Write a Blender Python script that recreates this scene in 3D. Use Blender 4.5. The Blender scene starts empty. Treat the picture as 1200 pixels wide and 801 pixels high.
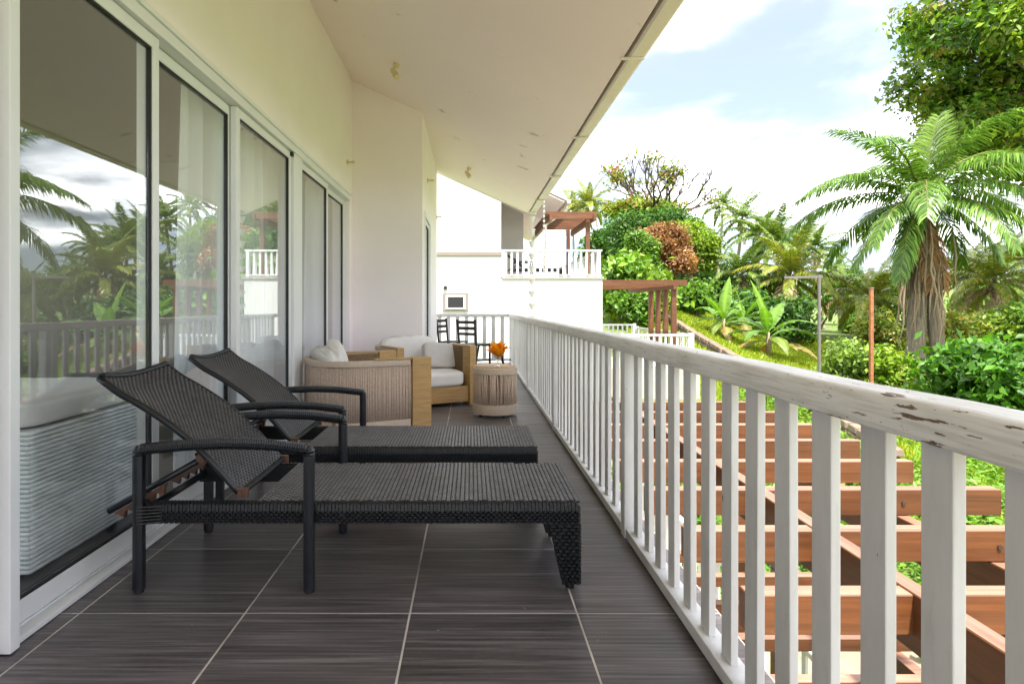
import bpy, bmesh, math, random
import numpy as np
from mathutils import Vector, Matrix

# ------------------------------------------------------------------ camera, sky, sun, exposure
scene = bpy.context.scene
COL = scene.collection
R = math.radians

cam_d = bpy.data.cameras.new("camera")
cam = bpy.data.objects.new("camera", cam_d)
COL.objects.link(cam)
cam.location = (0, 0, 1.11)
cam.rotation_euler = (R(90), 0, 0)
cam_d.lens = 22.0
cam_d.sensor_width = 36.0
cam_d.shift_x = 0.040
cam_d.shift_y = -0.0354
cam_d.clip_start = 0.05
cam_d.clip_end = 3000
scene.camera = cam

TO_SUN = Vector((0.11, -0.40, 0.90)).normalized()
SUN_EL = math.asin(TO_SUN.z)
SUN_AZ = math.atan2(TO_SUN.x, TO_SUN.y)

world = bpy.data.worlds.new("World")
scene.world = world
world.use_nodes = True
wn = world.node_tree.nodes
wl = world.node_tree.links
wn.clear()


def wnode(t, **kw):
    n = wn.new(t)
    for k, v in kw.items():
        setattr(n, k, v)
    return n


w_out = wnode("ShaderNodeOutputWorld")
w_bg = wnode("ShaderNodeBackground")
w_bg.inputs["Strength"].default_value = 0.10
w_sky = wnode("ShaderNodeTexSky", sky_type="NISHITA", sun_disc=False, sun_elevation=SUN_EL,
              sun_rotation=SUN_AZ, altitude=30, air_density=1.0, dust_density=1.0, ozone_density=1.0)
w_tc = wnode("ShaderNodeTexCoord")
w_sep = wnode("ShaderNodeSeparateXYZ")
w_max = wnode("ShaderNodeMath", operation="MAXIMUM")
w_max.inputs[1].default_value = 0.0
w_den = wnode("ShaderNodeMath", operation="ADD")
w_den.inputs[1].default_value = 0.16
w_dx = wnode("ShaderNodeMath", operation="DIVIDE")
w_dy = wnode("ShaderNodeMath", operation="DIVIDE")
w_cmb = wnode("ShaderNodeCombineXYZ")
w_cmb.inputs["Z"].default_value = 3.7
w_noise = wnode("ShaderNodeTexNoise")
w_noise.inputs["Scale"].default_value = 0.9
w_noise.inputs["Detail"].default_value = 9
w_noise.inputs["Roughness"].default_value = 0.52
w_noise.inputs["Distortion"].default_value = 0.25
w_ramp = wnode("ShaderNodeValToRGB")
w_ramp.color_ramp.elements[0].position = 0.40
w_ramp.color_ramp.elements[1].position = 0.86
w_ramp.color_ramp.interpolation = "EASE"
w_n2 = wnode("ShaderNodeTexNoise")
w_n2.inputs["Scale"].default_value = 1.9
w_n2.inputs["Detail"].default_value = 5
w_cc = wnode("ShaderNodeMix", data_type="RGBA")
w_cc.inputs[6].default_value = (1.55, 1.60, 1.72, 1)
w_cc.inputs[7].default_value = (17.5, 17.2, 16.7, 1)
w_mix = wnode("ShaderNodeMix", data_type="RGBA")
w_blue = wnode("ShaderNodeMix", data_type="RGBA")
w_blue.inputs[0].default_value = 0.82
w_blue.inputs[7].default_value = (1.05, 1.18, 1.46, 1)
wl.new(w_tc.outputs["Generated"], w_sep.inputs[0])
wl.new(w_sep.outputs["Z"], w_max.inputs[0])
wl.new(w_max.outputs[0], w_den.inputs[0])
wl.new(w_sep.outputs["X"], w_dx.inputs[0])
wl.new(w_den.outputs[0], w_dx.inputs[1])
wl.new(w_sep.outputs["Y"], w_dy.inputs[0])
wl.new(w_den.outputs[0], w_dy.inputs[1])
wl.new(w_dx.outputs[0], w_cmb.inputs["X"])
wl.new(w_dy.outputs[0], w_cmb.inputs["Y"])
wl.new(w_cmb.outputs[0], w_noise.inputs["Vector"])
wl.new(w_cmb.outputs[0], w_n2.inputs["Vector"])
wl.new(w_noise.outputs["Fac"], w_ramp.inputs["Fac"])
w_r2 = wnode("ShaderNodeValToRGB")
w_r2.color_ramp.interpolation = "EASE"
w_r2.color_ramp.elements[0].position = 0.36
w_r2.color_ramp.elements[1].position = 0.60
wl.new(w_n2.outputs["Fac"], w_r2.inputs["Fac"])
wl.new(w_r2.outputs["Color"], w_cc.inputs[0])
wl.new(w_sky.outputs[0], w_blue.inputs[6])
wl.new(w_ramp.outputs["Color"], w_mix.inputs[0])
wl.new(w_blue.outputs[2], w_mix.inputs[6])
wl.new(w_cc.outputs[2], w_mix.inputs[7])
wl.new(w_mix.outputs[2], w_bg.inputs["Color"])
wl.new(w_bg.outputs[0], w_out.inputs["Surface"])

sun_d = bpy.data.lights.new("sun", "SUN")
sun_d.energy = 2.0
sun_d.angle = R(3)
sun_d.color = (1.0, 0.95, 0.87)
sun = bpy.data.objects.new("sun", sun_d)
COL.objects.link(sun)
sun.rotation_euler = (-TO_SUN).to_track_quat("-Z", "Y").to_euler()
sun.location = (0, 0, 60)

scene.view_settings.view_transform = "Standard"
scene.view_settings.look = "None"
scene.view_settings.gamma = 1.0
scene.view_settings.exposure = 2.68
scene.view_settings.use_curve_mapping = False
scene.render.engine = "CYCLES"
scene.cycles.use_denoising = True
scene.cycles.max_bounces = 10
scene.cycles.diffuse_bounces = 5
scene.cycles.glossy_bounces = 4
scene.cycles.transparent_max_bounces = 16
scene.cycles.sample_clamp_indirect = 8.0

# ------------------------------------------------------------------ helpers
F_PX, VX, VY, CZ = 733.3, 552.0, 358.0, 1.11


def at(px, py, Y):
    """Point at depth Y on the line of sight through a photo pixel."""
    return ((px - VX) * Y / F_PX, Y, CZ - (py - VY) * Y / F_PX)


class MB:
    def __init__(self):
        self.v, self.f, self.m = [], [], []

    def face(self, idx, m=0):
        self.f.append(tuple(idx))
        self.m.append(m)

    def box(self, x0, x1, y0, y1, z0, z1, m=0, mtop=None):
        b = len(self.v)
        self.v += [(x0, y0, z0), (x1, y0, z0), (x1, y1, z0), (x0, y1, z0),
                   (x0, y0, z1), (x1, y0, z1), (x1, y1, z1), (x0, y1, z1)]
        for k, q in enumerate(((0, 3, 2, 1), (4, 5, 6, 7), (0, 1, 5, 4), (1, 2, 6, 5), (2, 3, 7, 6), (3, 0, 4, 7))):
            self.face([b + i for i in q], mtop if (k == 1 and mtop is not None) else m)
        return self

    def hexa(self, p, m=0):
        """eight corners: bottom ring of four, then top ring of four"""
        b = len(self.v)
        self.v += [tuple(q) for q in p]
        for q in ((0, 3, 2, 1), (4, 5, 6, 7), (0, 1, 5, 4), (1, 2, 6, 5), (2, 3, 7, 6), (3, 0, 4, 7)):
            self.face([b + i for i in q], m)
        return self

    def bar(self, a, b, w, h, m=0, up=(0, 0, 1)):
        a, b = Vector(a), Vector(b)
        t = (b - a).normalized()
        u = Vector(up)
        s = t.cross(u)
        if s.length < 1e-4:
            s = t.cross(Vector((1, 0, 0)))
        s.normalize()
        u = s.cross(t)
        s, u = s * w / 2, u * h / 2
        return self.hexa([a - s - u, a + s - u, b + s - u, b - s - u, a - s + u, a + s + u, b + s + u, b - s + u], m)

    def tube(self, pts, r, n=8, m=0, cap=True, sq=0.0):
        pts = [Vector(p) for p in pts]
        rs = r if isinstance(r, (list, tuple)) else [r] * len(pts)
        b = len(self.v)
        prev = None
        for i, p in enumerate(pts):
            t = (pts[min(i + 1, len(pts) - 1)] - pts[max(i - 1, 0)]).normalized()
            if prev is None:
                s = t.cross(Vector((0, 0, 1)))
                if s.length < 1e-3:
                    s = t.cross(Vector((0, 1, 0)))
            else:
                s = prev - t * prev.dot(t)
            s.normalize()
            prev = s
            u = s.cross(t)
            for k in range(n):
                a = 2 * math.pi * k / n
                ca, sa = math.cos(a), math.sin(a)
                if sq:
                    e = 1.0 / max(abs(ca), abs(sa))
                    e = 1 + (e - 1) * sq
                    ca, sa = ca * e, sa * e
                self.v.append(tuple(p + (s * ca + u * sa) * rs[i]))
        for i in range(len(pts) - 1):
            for k in range(n):
                a0, a1 = b + i * n + k, b + i * n + (k + 1) % n
                self.face((a0, a1, a1 + n, a0 + n), m)
        if cap:
            self.face([b + k for k in range(n)][::-1], m)
            e = b + (len(pts) - 1) * n
            self.face([e + k for k in range(n)], m)
        return self

    def lathe(self, prof, n=24, c=(0, 0), m=0, cap=True):
        b = len(self.v)
        for r, z in prof:
            for k in range(n):
                a = 2 * math.pi * k / n
                self.v.append((c[0] + r * math.cos(a), c[1] + r * math.sin(a), z))
        for i in range(len(prof) - 1):
            for k in range(n):
                a0, a1 = b + i * n + k, b + i * n + (k + 1) % n
                self.face((a0, a1, a1 + n, a0 + n), m)
        if cap:
            self.face([b + k for k in range(n)][::-1], m)
            e = b + (len(prof) - 1) * n
            self.face([e + k for k in range(n)], m)
        return self

    def grid(self, fn, nu, nv, m=0):
        b = len(self.v)
        for i in range(nu + 1):
            for j in range(nv + 1):
                self.v.append(tuple(fn(i / nu, j / nv)))
        for i in range(nu):
            for j in range(nv):
                a = b + i * (nv + 1) + j
                self.face((a, a + nv + 1, a + nv + 2, a + 1), m)
        return self

    def mesh(self, name, mats, bevel=0.0, smooth=False, seg=2):
        me = bpy.data.meshes.new(name)
        me.from_pydata(self.v, [], self.f)
        for mt in (mats if isinstance(mats, (list, tuple)) else [mats]):
            me.materials.append(mt)
        me.polygons.foreach_set("material_index", self.m)
        if bevel:
            bm = bmesh.new()
            bm.from_mesh(me)
            bmesh.ops.remove_doubles(bm, verts=bm.verts, dist=1e-6)
            ed = [e for e in bm.edges if len(e.link_faces) == 2 and e.calc_face_angle(0) > 0.5]
            bmesh.ops.bevel(bm, geom=ed, offset=bevel, segments=seg, profile=0.6, affect="EDGES")
            bm.to_mesh(me)
            bm.free()
        if smooth:
            me.shade_smooth()
            if smooth == "auto":
                me.set_sharp_from_angle(angle=R(40))
        me.update()
        return me


def obj(name, me, parent=None, loc=None, rot=(0, 0, 0)):
    o = bpy.data.objects.new(name, me)
    COL.objects.link(o)
    if parent is not None:
        o.parent = parent
        if loc is None:                      # mesh was built in world coordinates
            top = parent
            off = Vector((0, 0, 0))
            while top is not None:
                off += top.location
                top = top.parent
            loc = -off
    o.location = loc if loc is not None else (0, 0, 0)
    o.rotation_euler = rot
    return o


def tag(o, label=None, cat=None, group=None, kind=None):
    if label:
        o["label"] = label
    if cat:
        o["category"] = cat
    if group:
        o["group"] = group
    if kind:
        o["kind"] = kind
    return o


def root(name, label, cat, loc=(0, 0, 0), rz=0.0, group=None):
    o = bpy.data.objects.new(name, None)
    o.empty_display_size = 0.2
    COL.objects.link(o)
    o.location = loc
    o.rotation_euler = (0, 0, rz)
    return tag(o, label, cat, group)


def copy_tree(o, parent=None):
    c = o.copy()
    COL.objects.link(c)
    c.parent = parent
    for ch in list(o.children):
        copy_tree(ch, c)
    return c


# ------------------------------------------------------------------ materials
def new_mat(name):
    m = bpy.data.materials.new(name)
    m.use_nodes = True
    nt = m.node_tree
    b = nt.nodes["Principled BSDF"]
    return m, nt, b


def noise(nt, scale, detail=4, rough=0.55, vec=None, stretch=None, coord="Object"):
    n = nt.nodes.new("ShaderNodeTexNoise")
    n.inputs["Scale"].default_value = scale
    n.inputs["Detail"].default_value = detail
    n.inputs["Roughness"].default_value = rough
    if vec is None:
        tc = nt.nodes.new("ShaderNodeTexCoord")
        vec = tc.outputs[coord]
    if stretch:
        mp = nt.nodes.new("ShaderNodeMapping")
        mp.inputs["Scale"].default_value = stretch
        nt.links.new(vec, mp.inputs["Vector"])
        vec = mp.outputs[0]
    nt.links.new(vec, n.inputs["Vector"])
    return n


def ramp(nt, src, stops):
    r = nt.nodes.new("ShaderNodeValToRGB")
    cr = r.color_ramp
    while len(cr.elements) < len(stops):
        cr.elements.new(0.5)
    for e, (p, c) in zip(cr.elements, stops):
        e.position = p
        e.color = (c, c, c, 1) if isinstance(c, (int, float)) else (*c, 1)
    nt.links.new(src, r.inputs["Fac"])
    return r


def mixc(nt, fac, a, b, blend="MIX"):
    m = nt.nodes.new("ShaderNodeMix")
    m.data_type = "RGBA"
    m.blend_type = blend
    for i, v in ((0, fac), (6, a), (7, b)):
        if hasattr(v, "is_output") or hasattr(v, "links"):
            nt.links.new(v, m.inputs[i])
        else:
            m.inputs[i].default_value = v if i == 0 else (*v, 1)
    return m.outputs[2]


def bump(nt, bsdf, height, strength=0.3, dist=0.01):
    b = nt.nodes.new("ShaderNodeBump")
    b.inputs["Strength"].default_value = strength
    b.inputs["Distance"].default_value = dist
    nt.links.new(height, b.inputs["Height"])
    nt.links.new(b.outputs[0], bsdf.inputs["Normal"])


def mat(name, col, rough=0.5, var=0.12, scale=6.0, stretch=None, bmp=0.0, bscale=60.0, bstretch=None,
        metal=0.0, spec=0.5, objrand=0.0, sheen=0.0, col2=None):
    m, nt, b = new_mat(name)
    b.inputs["Roughness"].default_value = rough
    b.inputs["Metallic"].default_value = metal
    b.inputs["Specular IOR Level"].default_value = spec
    if sheen:
        b.inputs["Sheen Weight"].default_value = sheen
    lo = tuple(c * (1 - var) for c in col)
    hi = tuple(min(1, c * (1 + var)) for c in (col2 or col))
    n = noise(nt, scale, stretch=stretch)
    c = ramp(nt, n.outputs["Fac"], [(0.3, lo), (0.7, hi)]).outputs["Color"]
    if objrand:
        oi = nt.nodes.new("ShaderNodeObjectInfo")
        r = ramp(nt, oi.outputs["Random"], [(0, 1 - objrand), (1, 1 + objrand)])
        c = mixc(nt, 1.0, c, r.outputs["Color"], "MULTIPLY")
    nt.links.new(c, b.inputs["Base Color"])
    if bmp:
        nb = noise(nt, bscale, stretch=bstretch)
        bump(nt, b, nb.outputs["Fac"], bmp)
    return m


def leaf_mat(name, trans=0.35, rough=0.45):
    m, nt, b = new_mat(name)
    at_ = nt.nodes.new("ShaderNodeAttribute")
    at_.attribute_name = "col"
    b.inputs["Roughness"].default_value = rough
    b.inputs["Specular IOR Level"].default_value = 0.4
    nt.links.new(at_.outputs["Color"], b.inputs["Base Color"])
    t = nt.nodes.new("ShaderNodeBsdfTranslucent")
    tcol = mixc(nt, 1.0, at_.outputs["Color"], (1.25, 1.35, 0.55), "MULTIPLY")
    nt.links.new(tcol, t.inputs["Color"])
    mx = nt.nodes.new("ShaderNodeMixShader")
    mx.inputs[0].default_value = trans
    nt.links.new(b.outputs[0], mx.inputs[1])
    nt.links.new(t.outputs[0], mx.inputs[2])
    nt.links.new(mx.outputs[0], nt.nodes["Material Output"].inputs["Surface"])
    return m


M = {}
M["wall"] = mat("wall_paint", (0.92, 0.84, 0.85), 0.75, 0.03, 1.2, bmp=0.08, bscale=90)
M["white"] = mat("white_paint", (0.65, 0.645, 0.645), 0.45, 0.10, 5, bmp=0.10, bscale=35, bstretch=(1, 1, 0.2))
M["frame"] = mat("white_aluminium", (0.78, 0.78, 0.78), 0.35, 0.02, 3)
M["rubber"] = mat("black_gasket", (0.012, 0.012, 0.013), 0.6, 0.1)
M["gutter"] = mat("cream_gutter", (0.70, 0.64, 0.56), 0.5, 0.06, 5)
M["dark_gap"] = mat("painted_gap_shadow", (0.05, 0.04, 0.03), 0.8, 0.2)  # near-black colour for the shaded gap at the eave
M["nwall"] = mat("neighbour_paint", (0.56, 0.545, 0.53), 0.8, 0.03, 0.8, bmp=0.05, bscale=40)
M["band"] = mat("beige_band", (0.22, 0.185, 0.15), 0.7, 0.05)
M["roof"] = mat("roof_shingle", (0.30, 0.27, 0.25), 0.8, 0.2, 9, bmp=0.3)
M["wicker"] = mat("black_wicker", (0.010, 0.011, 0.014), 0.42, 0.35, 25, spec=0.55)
M["wicker_glare"] = mat("wicker_sky_glare", (0.125, 0.122, 0.133), 0.33, 0.3, 25, spec=0.5)  # seat copy of the black wicker, lightened with painted sky glare
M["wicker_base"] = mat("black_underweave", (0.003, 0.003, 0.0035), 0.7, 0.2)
M["wicker_back"] = mat("wicker_back_less_glare", (0.062, 0.060, 0.066), 0.42, 0.3, 25)  # same wicker, a darker copy with less painted glare than the seat
M["tube"] = mat("black_wrapped_tube", (0.0075, 0.009, 0.013), 0.36, 0.2, 30)
M["copper"] = mat("copper_wood", (0.11, 0.05, 0.032), 0.4, 0.25, 40)
M["teak"] = mat("teak", (0.46, 0.28, 0.11), 0.45, 0.18, 3, stretch=(2, 2, 22), bmp=0.06, bscale=12, bstretch=(3, 3, 30))
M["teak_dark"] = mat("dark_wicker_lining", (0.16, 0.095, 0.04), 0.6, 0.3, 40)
M["rope"] = mat("sand_rope", (0.56, 0.43, 0.34), 0.8, 0.16, 60, bmp=0.3, bscale=220, objrand=0.04)
M["rope_band"] = mat("sand_band", (0.58, 0.46, 0.36), 0.75, 0.08, 50, bmp=0.2, bscale=260)
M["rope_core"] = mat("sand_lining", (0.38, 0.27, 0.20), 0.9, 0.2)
M["cushion"] = mat("white_canvas", (0.74, 0.71, 0.68), 0.85, 0.03, 12, bmp=0.35, bscale=9, sheen=0.2)
M["pillow"] = mat("grey_canvas", (0.56, 0.53, 0.50), 0.85, 0.04, 12, bmp=0.3, bscale=10, sheen=0.2)
M["black_metal"] = mat("black_metal", (0.005, 0.0042, 0.004), 0.5, 0.2)
M["white_wicker"] = mat("white_wicker", (0.86, 0.88, 0.88), 0.5, 0.08, 18)
M["yellow"] = mat("mustard_canvas", (0.60, 0.34, 0.02), 0.8, 0.05)
M["grout"] = mat("grout", (0.52, 0.48, 0.43), 0.9, 0.55, 2.2, bmp=0.3, bscale=80)
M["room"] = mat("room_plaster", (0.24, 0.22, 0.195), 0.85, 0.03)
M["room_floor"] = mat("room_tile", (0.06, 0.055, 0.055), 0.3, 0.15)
M["concrete"] = mat("concrete", (0.40, 0.36, 0.31), 0.85, 0.15, 3, bmp=0.2)
M["gravel"] = mat("sandy_gravel", (0.27, 0.205, 0.14), 0.95, 0.35, 2.5, bmp=0.6, bscale=45)
M["stone"] = mat("field_stone", (0.17, 0.125, 0.085), 0.85, 0.35, 3, bmp=0.5, bscale=14)
M["pole"] = mat("galvanised_pole", (0.15, 0.135, 0.12), 0.5, 0.1)
M["rust"] = mat("rusty_pole", (0.30, 0.11, 0.04), 0.7, 0.3, 9)
M["chain"] = mat("white_enamel", (0.72, 0.70, 0.66), 0.5, 0.05)
M["lamp"] = mat("cream_lamp", (0.70, 0.58, 0.36), 0.5, 0.05)
M["bark"] = mat("bark", (0.20, 0.15, 0.10), 0.9, 0.35, 6, stretch=(1, 1, 0.3), bmp=0.6, bscale=10, bstretch=(3, 3, 0.5))
M["dark_bark"] = mat("dark_bark", (0.07, 0.05, 0.035), 0.9, 0.3, 6)
M["palm_bark"] = mat("palm_bark", (0.34, 0.29, 0.23), 0.9, 0.3, 4, stretch=(1, 1, 5), bmp=0.6, bscale=6, bstretch=(1, 1, 6))
M["shaggy_bark"] = mat("shaggy_bark", (0.20, 0.16, 0.12), 0.9, 0.45, 3, stretch=(5, 5, 0.7), bmp=0.8, bscale=5, bstretch=(4, 4, 1))
M["fibre"] = mat("dry_fibre", (0.34, 0.25, 0.17), 0.9, 0.3, 8, stretch=(6, 6, 1))
M["leaf"] = leaf_mat("leaf")
M["leaf_gloss"] = leaf_mat("palm_leaf", 0.25, 0.33)
M["leaf_dry"] = leaf_mat("dry_leaf", 0.15, 0.8)
M["petal"] = leaf_mat("petal", 0.4, 0.5)


def make_tile_mat():
    m, nt, b = new_mat("slate_tile")
    oi = nt.nodes.new("ShaderNodeObjectInfo")
    tc = nt.nodes.new("ShaderNodeTexCoord")
    ad = nt.nodes.new("ShaderNodeVectorMath")
    ad.operation = "ADD"
    sc = nt.nodes.new("ShaderNodeVectorMath")
    sc.operation = "SCALE"
    sc.inputs[0].default_value = (31, 17, 9)
    nt.links.new(oi.outputs["Random"], sc.inputs["Scale"])
    nt.links.new(tc.outputs["Object"], ad.inputs[0])
    nt.links.new(sc.outputs[0], ad.inputs[1])
    n1 = noise(nt, 1.0, 6, 0.6, ad.outputs[0], (2.2, 75, 1))
    n2 = noise(nt, 1.0, 4, 0.6, ad.outputs[0], (0.9, 14, 1))
    n3 = noise(nt, 3.0, 5, 0.6, tc.outputs["Object"])
    c1 = ramp(nt, n1.outputs["Fac"], [(0.28, (0.044, 0.038, 0.040)), (0.5, (0.100, 0.088, 0.092)), (0.74, (0.20, 0.178, 0.182))]).outputs[0]
    c2 = ramp(nt, n2.outputs["Fac"], [(0.3, 0.72), (0.7, 1.3)]).outputs[0]
    c = mixc(nt, 0.9, c1, c2, "MULTIPLY")
    dust = ramp(nt, n3.outputs["Fac"], [(0.55, 0.0), (0.8, 0.25)]).outputs[0]
    c = mixc(nt, dust, c, (0.19, 0.17, 0.17))
    sp = noise(nt, 38, 2, 0.5, ad.outputs[0])
    spm = ramp(nt, sp.outputs["Fac"], [(0.77, 0.0), (0.80, 0.7)]).outputs[0]
    c = mixc(nt, spm, c, (0.4, 0.37, 0.36))
    rr = ramp(nt, oi.outputs["Random"], [(0, 0.82), (1, 1.18)]).outputs[0]
    c = mixc(nt, 1.0, c, rr, "MULTIPLY")
    nt.links.new(c, b.inputs["Base Color"])
    rg = ramp(nt, n2.outputs["Fac"], [(0.3, 0.30), (0.75, 0.48)]).outputs[0]
    nt.links.new(rg, b.inputs["Roughness"])
    bump(nt, b, n1.outputs["Fac"], 0.12, 0.004)
    return m


def make_handrail_mat():
    m, nt, b = new_mat("peeling_white_paint")
    tc = nt.nodes.new("ShaderNodeTexCoord")
    sep = nt.nodes.new("ShaderNodeSeparateXYZ")
    nt.links.new(tc.outputs["Object"], sep.inputs[0])
    grain = noise(nt, 1.0, 6, 0.6, tc.outputs["Object"], (120, 5, 140))
    dirt = noise(nt, 4, 5, 0.6, tc.outputs["Object"], (2, 1, 3))
    base = ramp(nt, grain.outputs["Fac"], [(0.32, (0.62, 0.59, 0.55)), (0.52, (0.82, 0.80, 0.78))]).outputs[0]
    dm = ramp(nt, dirt.outputs["Fac"], [(0.45, 0.0), (0.8, 0.5)]).outputs[0]
    base = mixc(nt, dm, base, (0.48, 0.43, 0.37))
    chips = noise(nt, 1.0, 5, 0.6, tc.outputs["Object"], (50, 13, 105))
    reg = nt.nodes.new("ShaderNodeMath")       # heaviest flaking on the weathered stretch near the joint
    reg.operation = "SUBTRACT"
    reg.inputs[1].default_value = 1.08
    nt.links.new(sep.outputs["Y"], reg.inputs[0])
    ab = nt.nodes.new("ShaderNodeMath")
    ab.operation = "ABSOLUTE"
    nt.links.new(reg.outputs[0], ab.inputs[0])
    rm = ramp(nt, ab.outputs[0], [(0.05, 0.105), (0.42, 0.0)]).outputs[0]
    sm = nt.nodes.new("ShaderNodeMath")
    nt.links.new(chips.outputs["Fac"], sm.inputs[0])
    nt.links.new(rm, sm.inputs[1])
    cm = ramp(nt, sm.outputs[0], [(0.685, 0.0), (0.70, 1.0)]).outputs[0]
    wood = ramp(nt, grain.outputs["Fac"], [(0.3, (0.10, 0.06, 0.035)), (0.7, (0.24, 0.15, 0.09))]).outputs[0]
    c = mixc(nt, cm, base, wood)
    nt.links.new(c, b.inputs["Base Color"])
    b.inputs["Roughness"].default_value = 0.5
    inv = nt.nodes.new("ShaderNodeMath")
    inv.operation = "MULTIPLY_ADD"
    inv.inputs[1].default_value = -1.2
    nt.links.new(cm, inv.inputs[0])
    nt.links.new(grain.outputs["Fac"], inv.inputs[2])
    bump(nt, b, inv.outputs[0], 0.35, 0.003)
    return m


def make_soffit_mat():
    m, nt, b = new_mat("soffit_paint")
    n = noise(nt, 0.8, 4)
    base = ramp(nt, n.outputs["Fac"], [(0.3, (0.90, 0.79, 0.765)), (0.7, (0.93, 0.825, 0.80))]).outputs[0]
    st = noise(nt, 2.6, 5, 0.62)
    sm = ramp(nt, st.outputs["Fac"], [(0.665, 0.0), (0.72, 0.6)]).outputs[0]
    c = mixc(nt, sm, base, (0.30, 0.26, 0.23))
    nt.links.new(c, b.inputs["Base Color"])
    b.inputs["Roughness"].default_value = 0.8
    bump(nt, b, noise(nt, 120, 2).outputs["Fac"], 0.06)
    return m


def make_glass():
    m, nt, b = new_mat("reflective_glass")
    nt.nodes.remove(b)
    tr = nt.nodes.new("ShaderNodeBsdfTransparent")
    tr.inputs[0].default_value = (0.97, 0.985, 0.985, 1)
    gl = nt.nodes.new("ShaderNodeBsdfGlossy")
    gl.inputs["Roughness"].default_value = 0.0
    gl.inputs["Color"].default_value = (0.95, 0.97, 1, 1)
    lw = nt.nodes.new("ShaderNodeLayerWeight")
    lw.inputs["Blend"].default_value = 0.5
    pw = nt.nodes.new("ShaderNodeMath")
    pw.operation = "POWER"
    pw.inputs[1].default_value = 3.0
    nt.links.new(lw.outputs["Facing"], pw.inputs[0])
    fr = nt.nodes.new("ShaderNodeMath")
    fr.operation = "MULTIPLY_ADD"
    fr.inputs[1].default_value = 0.8
    fr.inputs[2].default_value = 0.04
    nt.links.new(pw.outputs[0], fr.inputs[0])
    mx = nt.nodes.new("ShaderNodeMixShader")
    nt.links.new(fr.outputs[0], mx.inputs[0])
    nt.links.new(tr.outputs[0], mx.inputs[1])
    nt.links.new(gl.outputs[0], mx.inputs[2])
    nt.links.new(mx.outputs[0], nt.nodes["Material Output"].inputs["Surface"])
    return m


def make_clear_glass():
    m, nt, b = new_mat("clear_glass")
    b.inputs["Base Color"].default_value = (0.95, 0.9, 0.85, 1)
    b.inputs["Transmission Weight"].default_value = 1.0
    b.inputs["Roughness"].default_value = 0.02
    b.inputs["IOR"].default_value = 1.3
    return m


def make_curtain():
    m, nt, b = new_mat("sheer_curtain")
    b.inputs["Base Color"].default_value = (0.92, 0.92, 0.93, 1)
    b.inputs["Roughness"].default_value = 0.9
    t = nt.nodes.new("ShaderNodeBsdfTranslucent")
    t.inputs[0].default_value = (0.92, 0.92, 0.95, 1)
    mx = nt.nodes.new("ShaderNodeMixShader")
    mx.inputs[0].default_value = 0.4
    nt.links.new(b.outputs[0], mx.inputs[1])
    nt.links.new(t.outputs[0], mx.inputs[2])
    nt.links.new(mx.outputs[0], nt.nodes["Material Output"].inputs["Surface"])
    return m


def make_ground():
    m, nt, b = new_mat("hillside_soil")
    n1 = noise(nt, 0.35, 6, 0.6)
    n2 = noise(nt, 5.0, 5, 0.65)
    a = ramp(nt, n2.outputs["Fac"], [(0.3, (0.055, 0.09, 0.012)), (0.7, (0.16, 0.22, 0.035))]).outputs[0]
    d = ramp(nt, n2.outputs["Fac"], [(0.3, (0.16, 0.12, 0.06)), (0.7, (0.34, 0.27, 0.17))]).outputs[0]
    f = ramp(nt, n1.outputs["Fac"], [(0.56, 0.0), (0.68, 0.7)]).outputs[0]
    nt.links.new(mixc(nt, f, a, d), b.inputs["Base Color"])
    b.inputs["Roughness"].default_value = 0.95
    bump(nt, b, n2.outputs["Fac"], 0.6, 0.1)
    return m


def make_worn_white():
    m, nt, b = new_mat("worn_white_paint")
    oi = nt.nodes.new("ShaderNodeObjectInfo")
    tc = nt.nodes.new("ShaderNodeTexCoord")
    ad = nt.nodes.new("ShaderNodeVectorMath")
    ad.operation = "ADD"
    sc = nt.nodes.new("ShaderNodeVectorMath")
    sc.operation = "SCALE"
    sc.inputs[0].default_value = (13, 7, 21)
    nt.links.new(oi.outputs["Random"], sc.inputs["Scale"])
    nt.links.new(tc.outputs["Object"], ad.inputs[0])
    nt.links.new(sc.outputs[0], ad.inputs[1])
    v = ad.outputs[0]
    n1 = noise(nt, 1.0, 5, 0.6, v, (6, 6, 1.6))
    n2 = noise(nt, 1.0, 5, 0.6, v, (70, 40, 9))
    n3 = noise(nt, 1.0, 4, 0.55, v, (55, 30, 14))
    c = ramp(nt, n1.outputs["Fac"], [(0.3, (0.55, 0.54, 0.53)), (0.6, (0.68, 0.675, 0.675))]).outputs[0]
    g = ramp(nt, n2.outputs["Fac"], [(0.58, 0.0), (0.8, 0.35)]).outputs[0]
    c = mixc(nt, g, c, (0.40, 0.38, 0.35))
    ch = ramp(nt, n3.outputs["Fac"], [(0.735, 0.0), (0.745, 1.0)]).outputs[0]
    c = mixc(nt, ch, c, (0.20, 0.14, 0.09))
    rr_ = ramp(nt, oi.outputs["Random"], [(0, 0.94), (1, 1.05)]).outputs[0]
    c = mixc(nt, 1.0, c, rr_, "MULTIPLY")
    nt.links.new(c, b.inputs["Base Color"])
    b.inputs["Roughness"].default_value = 0.48
    sub_ = nt.nodes.new("ShaderNodeMath")
    sub_.operation = "MULTIPLY_ADD"
    sub_.inputs[1].default_value = -1.0
    nt.links.new(ch, sub_.inputs[0])
    nt.links.new(n2.outputs["Fac"], sub_.inputs[2])
    bump(nt, b, sub_.outputs[0], 0.25, 0.003)
    return m


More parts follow.
